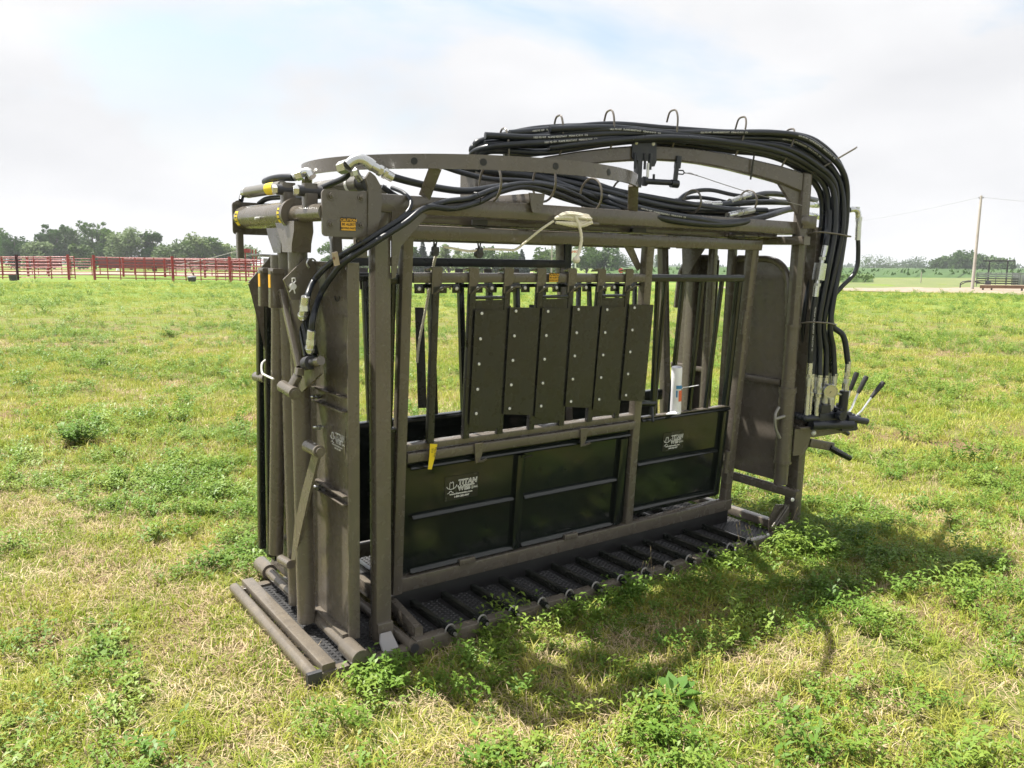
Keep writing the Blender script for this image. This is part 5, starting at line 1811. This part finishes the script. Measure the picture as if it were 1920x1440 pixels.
# hoses of the head gate, lying over the near beam
def hose(pts, r_=.0125, txt=None, n=7):
    path = spline(pts, n)
    o = P(MB().tube(path, r_, 10), 'hydraulic_hose', 'hose', ang=60)
    if txt is not None:
        print_on(path, r_, txt, HT, .011, o)
    return o
ha = hose([(0.075, 0.204, 1.502), (0.085, 0.203, 1.569), (0.142, 0.270, 1.628), (0.169, 0.200, 1.684), (0.198, 0.120, 1.730), (0.275, 0.040, 1.792), (0.429, 0.030, 1.885), (0.620, 0.060, 1.953), (0.777, 0.100, 1.980), (0.921, 0.130, 2.027), (1.089, 0.160, 2.065), (1.275, 0.180, 2.071), (1.458, 0.200, 2.041), (1.599, 0.200, 1.997), (1.877, 0.220, 1.977)])
hb = hose([(0.085, 0.172, 1.412), (0.090, 0.164, 1.483), (0.154, 0.240, 1.569), (0.176, 0.170, 1.647), (0.198, 0.100, 1.703), (0.283, 0.020, 1.778), (0.418, 0.010, 1.861), (0.527, 0.030, 1.927), (0.672, 0.060, 1.931), (0.832, 0.100, 1.970), (0.950, 0.130, 2.017), (1.119, 0.160, 2.053), (1.308, 0.180, 2.039), (1.529, 0.200, 1.994), (1.783, 0.200, 1.967)])
hc = hose([(0.407, 0.110, 2.046), (0.497, 0.110, 2.031), (0.661, 0.130, 2.015), (0.815, 0.160, 2.017), (1.027, 0.220, 2.052), (1.211, 0.220, 2.059), (1.424, 0.240, 2.023), (1.644, 0.250, 1.994), (1.955, 0.260, 1.982)], .0155)
hd = hose([(0.857, 0.460, 2.146), (0.950, 0.420, 2.119), (1.076, 0.380, 2.098), (1.268, 0.340, 2.099), (1.479, 0.310, 2.081), (1.714, 0.290, 2.036), (1.964, 0.270, 1.988), (2.328, 0.260, 1.971)], .013)
he = hose([(0.247, 0.500, 2.000), (0.256, 0.360, 2.020), (0.262, 0.240, 2.037), (0.265, 0.180, 2.059)], .012)
hf = hose([(0.172, 0.920, 2.054), (0.177, 0.840, 2.062), (0.193, 0.760, 2.066), (0.217, 0.680, 2.063)], .017)
hose([(0.114, 1.100, 1.973), (0.129, 1.120, 2.000), (0.144, 1.100, 2.015)], .012)
hose([(0.175, 1.020, 1.959), (0.188, 0.950, 1.979), (0.205, 0.820, 1.982), (0.224, 0.640, 1.973), (0.258, 0.480, 1.975)], .012)
hose([(0.479, 0.240, 2.013), (0.481, 0.140, 1.987), (0.470, 0.060, 1.949), (0.446, 0.035, 1.911), (0.405, 0.030, 1.878)], .009)
hose([(0.442, 0.260, 2.016), (0.517, 0.240, 1.971), (0.609, 0.220, 1.940), (0.731, 0.200, 1.918)], .012)
# long sagging hoses on the beam toward the rear
hose([(1.542, 0.520, 2.134), (1.697, 0.400, 2.100), (1.761, 0.220, 2.025), (1.931, 0.120, 1.977), (2.177, 0.085, 1.955), (2.435, 0.085, 1.943), (2.779, 0.140, 1.982), (3.212, 0.240, 2.060)], HR, .52)
hose([(1.562, 0.500, 2.115), (1.684, 0.340, 2.053), (1.800, 0.180, 1.986), (1.991, 0.100, 1.944), (2.257, 0.080, 1.930), (2.532, 0.090, 1.944), (2.928, 0.180, 2.007)], HR)
hose([(1.538, 0.560, 2.130), (1.716, 0.420, 2.080), (1.913, 0.300, 2.023), (2.187, 0.250, 1.993), (2.493, 0.250, 1.986), (2.931, 0.260, 2.022), (3.405, 0.300, 2.078)], HR)
hose([(2.258, 0.300, 2.044), (2.383, 0.320, 2.110), (2.583, 0.340, 2.141), (2.823, 0.340, 2.125), (3.102, 0.320, 2.122)], .012)
hose([(2.385, 0.420, 2.073), (2.540, 0.420, 2.100), (2.705, 0.400, 2.096), (2.853, 0.360, 2.071)], .012)
hose([(2.590, 0.260, 2.054), (2.950, 0.280, 2.089), (3.319, 0.320, 2.108), (3.870, 0.500, 2.126)], HR)
hose([(2.873, 0.300, 2.108), (3.125, 0.340, 2.153), (3.481, 0.400, 2.160), (3.939, 0.550, 2.168)], HR)
# small hose on the outside of the drop, with its elbow
hose([bo(2.487, 1.90, -.03), bo(2.50, 1.80, -.03), bo(2.50, 1.72, -.03), bo(2.47, 1.66, -.03), bo(2.40, 1.60, -.03), bo(2.35, 1.55, -.03)], .0135)
q = MB()
q.tube(spline([bo(2.40, 2.06, -.03), bo(2.44, 2.065, -.03), bo(2.468, 2.05, -.03), bo(2.48, 2.0, -.03)], 4), .017, 10)
q.hexnut(bo(2.455, 2.068, -.03), (0, 0, 1), .02, .012)
q.cyl(bo(2.48, 2.02, -.03), bo(2.487, 1.88, -.03), .0175, n=12)
q.hexnut(bo(2.48, 2.02, -.03), (0, 0, -1), .021, .025)
P(q, 'hose_elbow', 'zinc')
# inline block on the drop
q = MB()
q.beam(bo(2.175, 1.735, -.075), bo(2.165, 1.635, -.075), .058, .05, up=BD)
q.cyl(bo(2.18, 1.735, -.075), bo(2.19, 1.78, -.075), .014, n=10)
q.hexnut(bo(2.183, 1.755, -.075), (0, 0, 1), .02, .018)
q.cyl(bo(2.19, 1.78, -.075), bo(2.20, 1.84, -.075), .0175, n=12)
q.cyl(bo(2.165, 1.64, -.075), bo(2.158, 1.60, -.075), .013, n=10)
q.hexnut(bo(2.162, 1.615, -.075), (0, 0, -1), .02, .018)
q.cyl(bo(2.158, 1.60, -.075), bo(2.155, 1.535, -.075), .0175, n=12)
P(q, 'check_valve', 'zinc')
hose([bo(2.20, 1.84, -.075), bo(2.225, 1.95, -.06), bo(2.23, 2.05, -.05)], HR)
hose([bo(2.155, 1.535, -.075), bo(2.15, 1.40, -.072), bo(2.155, 1.25, -.07), bo(2.16, 1.13, -.07)], HR, .06)
q = MB()
q.cyl(bo(2.16, 1.14, -.07), bo(2.162, 1.06, -.07), .0175, n=12)
q.hexnut(bo(2.162, 1.06, -.07), (0, 0, -1), .019, .03)
q.cyl(bo(2.162, 1.03, -.07), bo(2.165, .80, -.07), .015, n=10)
P(q, 'hose_fitting', 'zinc')

# couplings lying among the rear hoses and at the front cylinders
def coupling(a, b_, nm='hose_fitting', r_=.017):
    a, b_ = Vector(a), Vector(b_)
    d = b_ - a
    q = MB()
    q.cyl(a, a + d * .32, r_, n=14)
    q.hexnut(a + d * .32, d, r_ * 1.15, d.length * .16)
    q.cyl(a + d * .46, a + d * .56, r_ * .75, n=12)
    q.hexnut(a + d * .56, d, r_ * 1.15, d.length * .14)
    q.cyl(a + d * .70, b_, r_, n=14)
    return P(q, nm, 'zinc')
coupling((2.253, 0.220, 2.029), (2.589, 0.260, 2.060))
coupling((2.516, 0.140, 1.988), (2.787, 0.180, 2.031))
coupling((2.672, 0.260, 2.077), (2.896, 0.300, 2.128))
coupling((3.615, 0.400, 2.113), (4.038, 0.550, 2.137))
coupling((3.623, 0.400, 2.051), (3.944, 0.500, 2.046))
q = MB()
q.tube(spline([(0.245, 0.160, 2.080), (0.265, 0.150, 2.098), (0.288, 0.140, 2.105), (0.316, 0.130, 2.094), (0.334, 0.120, 2.080)], 5), .0235, 12)
q.hexnut((0.242, 0.160, 2.078), (-.4, .9, -.2), .026, .04)
P(q, 'elbow_fitting', 'zinc')
coupling((0.327, 0.120, 2.082), (0.414, 0.110, 2.042), r_=.0195)
q = MB()
q.cyl((0.274, 0.170, 2.063), (0.306, 0.180, 2.028), .014)
q.hexnut((0.274, 0.170, 2.063), (.3, 0, -1), .019, .02)
P(q, 'adapter_fitting', 'zinc')
q = MB()
q.tube(spline([(0.217, 0.680, 2.063), (0.249, 0.660, 2.082), (0.271, 0.640, 2.089), (0.282, 0.620, 2.066)], 5), .019, 12)
q.hexnut((0.228, 0.670, 2.070), (.5, -.5, .2), .024, .03)
P(q, 'elbow_fitting', 'zinc')
q = MB()
q.cyl((0.070, 0.188, 1.564), (0.070, 0.201, 1.527), .0165, n=14)
q.hexnut((0.070, 0.201, 1.527), (0, 0, -1), .019, .022)
q.cyl((0.070, 0.207, 1.512), (0.070, 0.226, 1.485), .0155, n=14)
q.dome((0.070, 0.226, 1.485), (0, .2, -1), .019, .022, 12)
q.cyl((0.070, 0.226, 1.481), (0.130, 0.404, 1.475), .014, n=12)
P(q, 'hose_fitting', 'zinc', ha)
q = MB()
q.cyl((0.080, 0.158, 1.431), (0.080, 0.166, 1.394), .0165, n=14)
q.hexnut((0.080, 0.166, 1.394), (0, 0, -1), .019, .022)
q.cyl((0.080, 0.166, 1.381), (0.080, 0.173, 1.355), .0155, n=14)
q.dome((0.080, 0.173, 1.355), (0, .1, -1), .019, .022, 12)
q.cyl((0.080, 0.173, 1.353), (0.140, 0.352, 1.339), .014, n=12)
P(q, 'hose_fitting', 'zinc', hb)
# hose clamp on the wing edge and zip ties
q = MB()
q.beam((0.156, 0.100, 1.740), (0.170, 0.110, 1.690), .012, .022, up=(1, 0, 0))
P(q, 'hose_clip', 'tan')
P(MB().dome((0.149, 0.090, 1.717), (0, -1, 0), .006), 'clip_bolt', 'rust')
for u, d_ in (((0.248, 0.055, 1.773), (.8, .1, .55)), ((0.812, 0.100, 1.982), (.9, .2, .3))):
    u, d_ = Vector(u), Vector(d_).normalized()
    a_ = d_.orthogonal().normalized()
    c_ = d_.cross(a_)
    P(MB().tube([u + (a_ * math.cos(t) * .026 + c_ * math.sin(t) * .026) for t in [k * .63 for k in range(10)]], .003, 6, closed=True), 'zip_tie', 'ink')

# rods and rings that gather the hoses
def ring(c, r_, nrm=(1, 0, 0), rr=.0055, tilt=0.0):
    c, nrm = Vector(c), Vector(nrm).normalized()
    a_ = Vector((0, 0, 1))
    b_ = nrm.cross(a_).normalized()
    a_ = b_.cross(nrm)
    P(MB().tube([c + a_ * math.cos(t) * r_ + b_ * math.sin(t) * r_ for t in [k * 2 * math.pi / 28 for k in range(28)]], rr, 7, closed=True), 'hose_ring', 'brown')
ring((0.907, 0.135, 2.056), .085)
ring((1.235, 0.170, 2.082), .088)
ring((1.519, 0.160, 2.040), .080)
ring((1.856, 0.300, 2.066), .080)
ring((2.289, 0.200, 2.053), .062)
ring((2.809, 0.240, 2.083), .065)
for s_, zt, lean in ((.165, 2.375, -.015), (.454, 2.462, 0), (.748, 2.512, 0), (1.128, 2.545, .01), (1.545, 2.545, .05), (1.87, 2.505, .07)):
    z0 = float(np.interp(s_, [p_[0] for p_ in prof], [p_[1] for p_ in prof])) - .005
    hh = zt - z0
    pth = [bo(s_, z0, -.030), bo(s_ + lean * .3, z0 + hh * .35, -.058), bo(s_ + lean * .7, z0 + hh * .72, -.058), bo(s_ + lean * .95, z0 + hh * .95, -.035), bo(s_ + lean, zt, .0), bo(s_ + lean, z0 + hh * .95, .035), bo(s_ + lean, z0 + hh * .72, .058)]
    P(MB().tube(spline(pth, 5), .0055, 7), 'hose_hoop', 'brown')
P(MB().tube([bo(2.09, 2.262, -.045), bo(2.36, 2.415, -.075), bo(2.385, 2.425, -.06)], .0055, 7), 'hose_hoop', 'brown')
for z_, s1 in ((1.908, 2.395), (1.372, 2.345)):
    pth = [bo(2.10, z_, -.035), bo(2.13, z_ + .01, -.085), bo(2.25, z_ + .004, -.092), bo(s1 - .03, z_ - .008, -.085), bo(s1, z_ - .008, -.05), bo(s1, z_ - .005, .05), bo(s1 - .05, z_, .085), bo(2.12, z_, .06)]
    P(MB().tube(spline(pth, 5), .0055, 7), 'hose_hoop', 'brown')
P(MB().beam(bo(1.66, 2.41, -.055), bo(1.655, 2.20, -.034), .010, .004, up=BN), 'strap', 'ink')

# --- control valve on its swinging bracket
q = MB()
q.plate([bo(2.10, .715, -.055), bo(2.40, .722, -.055), bo(2.60, .702, -.055), bo(2.61, .685, -.055), bo(2.45, .668, -.055), bo(2.27, .655, -.055), bo(2.225, .655, -.055), bo(2.21, .585, -.055), bo(2.18, .545, -.055), bo(2.10, .545, -.055)], BN, .010)
P(q, 'valve_bracket', 'brown')
q = MB()
q.plate([bo(2.10, .715, .09), bo(2.40, .722, .09), bo(2.50, .70, .09), bo(2.40, .67, .09), bo(2.10, .60, .09)], BN, .010)
q.beam(bo(2.12, .722, .02), bo(2.50, .722, .02), .20, .012)
P(q, 'valve_tray', 'brown')
P(MB().dome(bo(2.245, .683, -.057), -BN, .018, .014), 'bracket_bolt', 'bolt')
q = MB()
q.mat('brown').beam(bo(2.24, .615, -.03), bo(2.43, .575, -.03), .03, .055)
q.mat('black').tube([bo(2.40, .575, -.04), bo(2.48, .535, -.05), bo(2.56, .495, -.055)], [.022, .021, .018], 10)
P(q, 'release_lever')
P(MB().tube([bo(2.50, .69, .06), bo(2.58, .655, .05), bo(2.63, .63, .05)], [.016, .018, .015], 8), 'release_grip', 'black')
q = MB()
for k in range(5):
    n_ = .115 - .048 * k
    q.beam(bo(2.245, .775, n_), bo(2.50, .770, n_), .044, .082)
    q.cyl(bo(2.15, .785, n_), bo(2.25, .780, n_), .022, n=14)
    q.dome(bo(2.15, .785, n_), -BD, .022, .02, 14)
    q.cyl(bo(2.50, .765, n_), bo(2.56, .755, n_), .018, n=12)
    q.beam(bo(2.555, .76, n_), bo(2.585, .765, n_), .03, .04)
q.beam(bo(2.27, .845, .13), bo(2.27, .845, -.12), .07, .05)
q.beam(bo(2.47, .72, .12), bo(2.47, .72, -.12), .12, .05)
q.cyl(bo(2.20, .74, -.08), bo(2.50, .735, -.11), .03, n=14)
q.beam(bo(2.42, .825, .09), bo(2.42, .825, -.11), .06, .03)
q.cyl(bo(2.43, .81, -.09), bo(2.43, .95, -.09), .028, n=14)
q.cyl(bo(2.38, .80, -.11), bo(2.38, .80, -.15), .030, n=14)
q.cyl(bo(2.46, .775, -.10), bo(2.62, .745, -.105), .022, n=12)
for _ in range(26):
    s_, n_, z_ = random.uniform(2.2, 2.52), random.uniform(-.11, .1), random.uniform(.80, .845)
    q.hexnut(bo(s_, z_, n_), (random.uniform(-.4, .4), random.uniform(-.4, .4), 1), random.uniform(.010, .018), .016)
P(q, 'valve_bank', 'latch')
q = MB()
for k, (s_, n_) in enumerate(((2.20, -.05), (2.25, -.06), (2.29, -.08), (2.34, -.075), (2.22, .03), (2.28, .02), (2.33, .0), (2.38, .03))):
    b_ = bo(s_, .835 + .02 * (k % 3), n_)
    q.hexnut(b_, (0, 0, 1), .019, .028)
    q.cyl(b_ + Vector((0, 0, .028)), b_ + Vector((0, 0, .07)), .015, n=12)
    q.hexnut(b_ + Vector((0, 0, .06)), (.1, .1, 1), .020, .022)
P(q, 'port_fittings', 'zinc', kind='stuff')
for k, (n_, st, zt_) in enumerate(((.11, 2.602, 1.04), (.065, 2.632, 1.035), (.015, 2.665, 1.015), (-.06, 2.735, .985))):
    b0 = bo(2.575, .775, n_)
    t_ = bo(st + .04, zt_, n_)
    m_ = b0.lerp(t_, .58)
    q = MB()
    q.mat('zinc').tube([b0, b0.lerp(t_, .15) + BD * .012, m_], .0068, 8)
    q.mat('ink').tube([b0.lerp(t_, .55), b0.lerp(t_, .62), b0.lerp(t_, .95), t_], [.011, .0135, .017, .015], 10)
    P(q, 'control_lever')
g0 = bo(2.285, .957, -.13)
gd = Vector((-.62, -.77, -.12)).normalized()
q = MB()
q.mat('zinc').cyl(g0 - gd * .03, g0, .043, n=28)
q.lathe(g0, gd, [(0, .043), (.006, .043), (.006, .036), (.002, .035)], 28)
q.mat('glass').cyl(g0 + gd * .0005, g0 + gd * .003, .035, n=28)
q.mat('ink').beam(g0 + gd * .004 + Vector((-.012, 0, -.010)), g0 + gd * .004 + Vector((.01, 0, .012)), .003, .002)
q.mat('zinc').cyl(g0 - gd * .015, bo(2.42, .92, -.09), .009, n=10)
P(q, 'pressure_gauge')

# --- decals
def logo(origin, u, w, W_, parent, nrm_off=.0015, film='film'):
    """cowboy hat mark and lettering, W_ wide"""
    o, u, w = Vector(origin), Vector(u).normalized(), Vector(w).normalized()
    k = W_ / .19
    nr = u.cross(w)
    q = MB()
    q.mat('white')
    put_text(q, 'TITAN', .034 * k, o + u * .069 * k + w * .064 * k, u, w, .0022 * k, 1.0, nrm_off, .10, 1.12)
    put_text(q, 'WEST', .034 * k, o + u * .069 * k + w * .034 * k, u, w, .0022 * k, .98, nrm_off, -.05, 1.12)
    put_text(q, 'INC.', .014 * k, o + u * .158 * k + w * .035 * k, u, w, .0003 * k, 1.0, nrm_off)
    put_text(q, 'www.titanwestinc.com', .0135 * k, o + u * .022 * k + w * .016 * k, u, w, .0004 * k, 1.05, nrm_off)
    put_text(q, '1-800-282-0847', .0135 * k, o + u * .048 * k + w * .0 * k, u, w, .0004 * k, 1.0, nrm_off)
    def stroke(pts, r_):
        q.tube([o + u * x * k + w * y * k + nr * nrm_off for x, y in pts], r_ * k, 5)
    stroke([(.004, .062), (.010, .052), (.025, .046), (.042, .047), (.056, .055), (.061, .066)], .0016)
    stroke([(.020, .047), (.021, .078), (.026, .083), (.031, .077), (.037, .084), (.041, .079), (.043, .048)], .0015)
    stroke([(.010, .026), (.018, .028), (.024, .036), (.030, .037), (.036, .030), (.044, .028)], .0015)
    q.mat('ink')
    put_text(q, 'TITAN', .034 * k, o + u * .069 * k + w * .064 * k, u, w, -.0006 * k, 1.0, nrm_off + .0009, .10, 1.12)
    put_text(q, 'WEST', .034 * k, o + u * .069 * k + w * .034 * k, u, w, -.0006 * k, .98, nrm_off + .0009, -.05, 1.12)
    q.mat(film)
    mg = [(-.006, -.012), (.186, -.012), (.186, .112), (-.006, .112)]
    q.add([o + u * x * k + w * y * k + nr * nrm_off * .35 for x, y in mg], [(0, 1, 2, 3)])
    return P(q, 'maker_decal', None, parent, ang=180)
M['film'] = painted('clear_decal_film', (.020, .021, .020), .22, .1, dirtamt=.05)
UF, WF = (1, 0, 0), (0, -.0714, 1)
logo(fp3(.805, .575, .032), UF, WF, .19, pan1)
logo(fp3(2.285, .632, .032), UF, WF, .175, pan2)
logo((XW - .002, .298, .915), (0, -1, 0), (0, 0, 1), .155, wing, film='brown')

def caution(c, u, w, W_, H_, parent):
    c, u, w = Vector(c), Vector(u).normalized(), Vector(w).normalized()
    nr = u.cross(w)
    q = MB()
    q.mat('ink').add([c + u * x * W_ / 2 + w * y * H_ / 2 + nr * .0012 for x, y in ((-1, -1), (1, -1), (1, 1), (-1, 1))], [(0, 1, 2, 3)])
    q.mat('amber').add([c + u * x * W_ * .46 + w * y * H_ * .46 + nr * .0020 for x, y in ((-1, -1), (1, -1), (1, .34), (-1, .34))], [(0, 1, 2, 3)])
    put_text(q, 'CAUTION', H_ * .30, c + w * H_ * .20, u, w, .0004, .95 * W_ / H_ * .80, .0024, center=True)
    q.mat('ink')
    put_text(q, 'BE ALERT!', H_ * .26, c - w * H_ * .10, u, w, .0004, .95 * W_ / H_ * .78, .0028, center=True, shear=.15)
    put_text(q, 'MOVING PARTS', H_ * .22, c - w * H_ * .37, u, w, .0003, .95 * W_ / H_ * .66, .0028, center=True)
    return P(q, 'caution_decal', None, parent, ang=180)
caution((0.209, 0.087, 1.849), (1, 0, 0), (0, 0, 1), .066, .052, bp1)
caution(fp3(1.345, 1.640, .0), (1, 0, 0), WF, .062, .046, CH)

# ------------------------------------------------------------------ loose things on the chute (in its tilted frame)
QM = Matrix([[0.99998, 6.9e-05, 0.006247], [6.9e-05, 0.99976, -0.021928], [-0.006247, 0.021928, 0.99974]]).to_4x4()
def loose(o):
    o.matrix_world = QM @ Matrix.Translation(o.location)
    return o
def twist(path, r_, pitch=.05):
    """three-strand laid rope along a path"""
    q = MB()
    acc = [0.0]
    for a, b_ in zip(path[:-1], path[1:]):
        acc.append(acc[-1] + (b_ - a).length)
    n_ = max(8, int(acc[-1] / .006))
    pts = []
    for i in range(n_ + 1):
        d = acc[-1] * i / n_
        j = min(int(np.searchsorted(acc, d, side='right')) - 1, len(path) - 2)
        t = (d - acc[j]) / max(acc[j + 1] - acc[j], 1e-6)
        pts.append((path[j].lerp(path[j + 1], t), (path[min(j + 1, len(path) - 1)] - path[max(j - 1, 0)]).normalized(), d))
    for k in range(3):
        l_ = []
        for p, tg, d in pts:
            a_ = tg.orthogonal().normalized() if abs(tg.z) > .9 else tg.cross(Vector((0, 0, 1))).normalized()
            b_ = tg.cross(a_)
            t = d / pitch * 6.283 + k * 2.094
            l_.append(p + (a_ * math.cos(t) + b_ * math.sin(t)) * r_ * .5)
        q.tube(l_, r_ * .58, 6)
    return q
rope = empty('tail_rope', (1.237, 0.085, 1.910), 0, 'white braided rope tied on the top beam and run through two pulleys', 'rope')
o0 = rope.location.copy()
def rp(pts):
    return [Vector(p) - o0 for p in spline(pts, 6)]
twist(rp([(0.735, 0.240, 1.773), (0.785, 0.240, 1.767), (0.867, 0.235, 1.757), (0.925, 0.235, 1.765), (0.954, 0.225, 1.768), (1.046, 0.215, 1.768), (1.099, 0.200, 1.769), (1.127, 0.160, 1.804), (1.171, 0.110, 1.859), (1.229, 0.082, 1.904)]), .0056).build('running_line', 'rope', rope)
q = MB()
for k in range(5):
    dz = (k - 2) * 2.4
    q2 = twist(rp([(1.233, 0.080, 1.914)] + [tuple(np.array((1.299, 0.075, 1.929)) + np.array((0, -.010 * (k % 2), -.003 * dz)))] + [tuple(np.array((1.397, 0.075, 1.921)) + np.array((.006 * k, -.012 * (k % 3), -.004 * dz)))] + [tuple(np.array((1.437, 0.075, 1.918)) + np.array((.0, -.006 * k, -.003 * dz)))] + [tuple(np.array((1.371, 0.070, 1.893)) + np.array((0, -.010 * (k % 2), -.002 * dz)))] + [(1.239, 0.078, 1.897)]), .0066)
    q.add(q2.v, q2.f)
q.build('hitch_coil', 'rope', rope)
twist(rp([(1.338, 0.060, 1.928), (1.362, 0.055, 1.885), (1.378, 0.055, 1.831), (1.374, 0.060, 1.776), (1.360, 0.060, 1.741)]), .0078).build('hanging_end', 'rope', rope)
q = MB()
q.lathe(Vector((1.356, 0.060, 1.744)) - o0, (0, 0, -1), [(0, .008), (.006, .016), (.016, .019), (.026, .015), (.032, .006)], 12)
q.build('end_knot', 'rope', rope)
twist(rp([(0.714, 0.260, 1.756), (0.786, 0.420, 1.682), (0.827, 0.550, 1.498), (0.826, 0.620, 1.308), (0.825, 0.640, 1.199)]), .0068).build('inner_line', 'rope', rope)
loose(rope)
P(MB().beam((1.460, 0.085, 1.901), (1.508, 0.085, 1.901), .012, .012), 'rope_cleat', 'brown')

tg_ = empty('yellow_tag', fp3(.706, .81, -.02), 0, 'yellow handwritten tag hanging from the first drop bar', 'tag')
o0 = tg_.location.copy()
q = MB()
q.plate([Vector(p) - o0 for p in ((0.676, 0.248, 0.880), (0.715, 0.248, 0.873), (0.704, 0.248, 0.819), (0.692, 0.259, 0.754), (0.672, 0.259, 0.757), (0.673, 0.248, 0.823))], (0, 1, 0), .0012)
q.build('card', 'yellow', tg_)
q = MB()
put_text(q, 'Titan West', .0125, Vector((0.700, 0.243, 0.863)) - o0, (-.16, 0, -1), (1, 0, -.1), .0002, .85)
put_text(q, '2/12', .0125, Vector((0.684, 0.243, 0.858)) - o0, (-.14, 0, -1), (1, 0, -.1), .0002, .9)
q.build('handwriting', 'ink', tg_)
loose(tg_)

b0, b1 = Vector(fp3(2.312, .862, -.012)), Vector(fp3(2.282, 1.135, -.012))
rm = empty('rolled_manual', b0, 0, 'white rolled manual in a plastic sleeve tied to the exit gate bars', 'manual')
q = MB()
d_ = b1 - b0
q.mat('offwhite').lathe((0, 0, 0), d_, [(0, .031), (.02, .032), (d_.length * .5, .029), (d_.length - .004, .031), (d_.length, .029), (d_.length - .01, .025), (d_.length * .3, .024)], 24)
q.build('sleeve', None, rm)
q = MB()
q.plate([(-.10, -.02, .004), (-.03, -.034, .002), (.0, -.035, .008), (-.03, -.02, .016), (-.07, -.01, .010)], (0, .2, 1), .003)
q.build('loose_flap', 'offwhite', rm)
def wrap(a0, a1, h0, h1, mat, nm):
    q = MB()
    rows = []
    for h in (h0, h1):
        c_ = d_ * (h / d_.length)
        rows.append([c_ + Vector((0.0322 * math.cos(R(a)), 0.0322 * math.sin(R(a)), 0)) for a in range(a0, a1 + 1, 8)])
    k_ = len(rows[0])
    q.add(rows[0] + rows[1], [(i, i + 1, k_ + i + 1, k_ + i) for i in range(k_ - 1)])
    q.build(nm, mat, rm)
wrap(222, 318, .150, .170, 'blueink', 'printed_band')
wrap(250, 318, .075, .140, 'redink', 'printed_patch')
wrap(222, 244, .100, .140, 'blueink', 'printed_block')
q = MB()
q.tube([(-.002, -.038, .148), (.034, -.018, .150), (.07, -.03, .152), (.135, -.045, .160)], .0022, 6)
q.build('zip_tie', 'offwhite', rm)
loose(rm)

# ------------------------------------------------------------------ summer haze over the whole plain
m = bpy.data.materials.new('haze_air')
m.use_nodes = True
nt = m.node_tree
nt.nodes.clear()
ou = nt.nodes.new('ShaderNodeOutputMaterial')
vp = nt.nodes.new('ShaderNodeVolumePrincipled')
vp.inputs['Color'].default_value = (.86, .90, .96, 1)
vp.inputs['Density'].default_value = HAZE_DENSITY
vp.inputs['Anisotropy'].default_value = .2
nt.links.new(vp.outputs[0], ou.inputs['Volume'])
M['haze'] = m
if HAZE_DENSITY > 0:
    hz_ = MB()
    hz_.add([(x, y, z) for z in (-1.5, 22.0) for x, y in ((-5400, -5400), (5400, -5400), (5400, 5400), (-5400, 5400))], [(0, 1, 2, 3), (4, 5, 6, 7), (0, 1, 5, 4), (1, 2, 6, 5), (2, 3, 7, 6), (3, 0, 4, 7)])
    hz_.build('haze', 'haze', None, 'thin pale haze over the plain', None, None, 'stuff', 180)
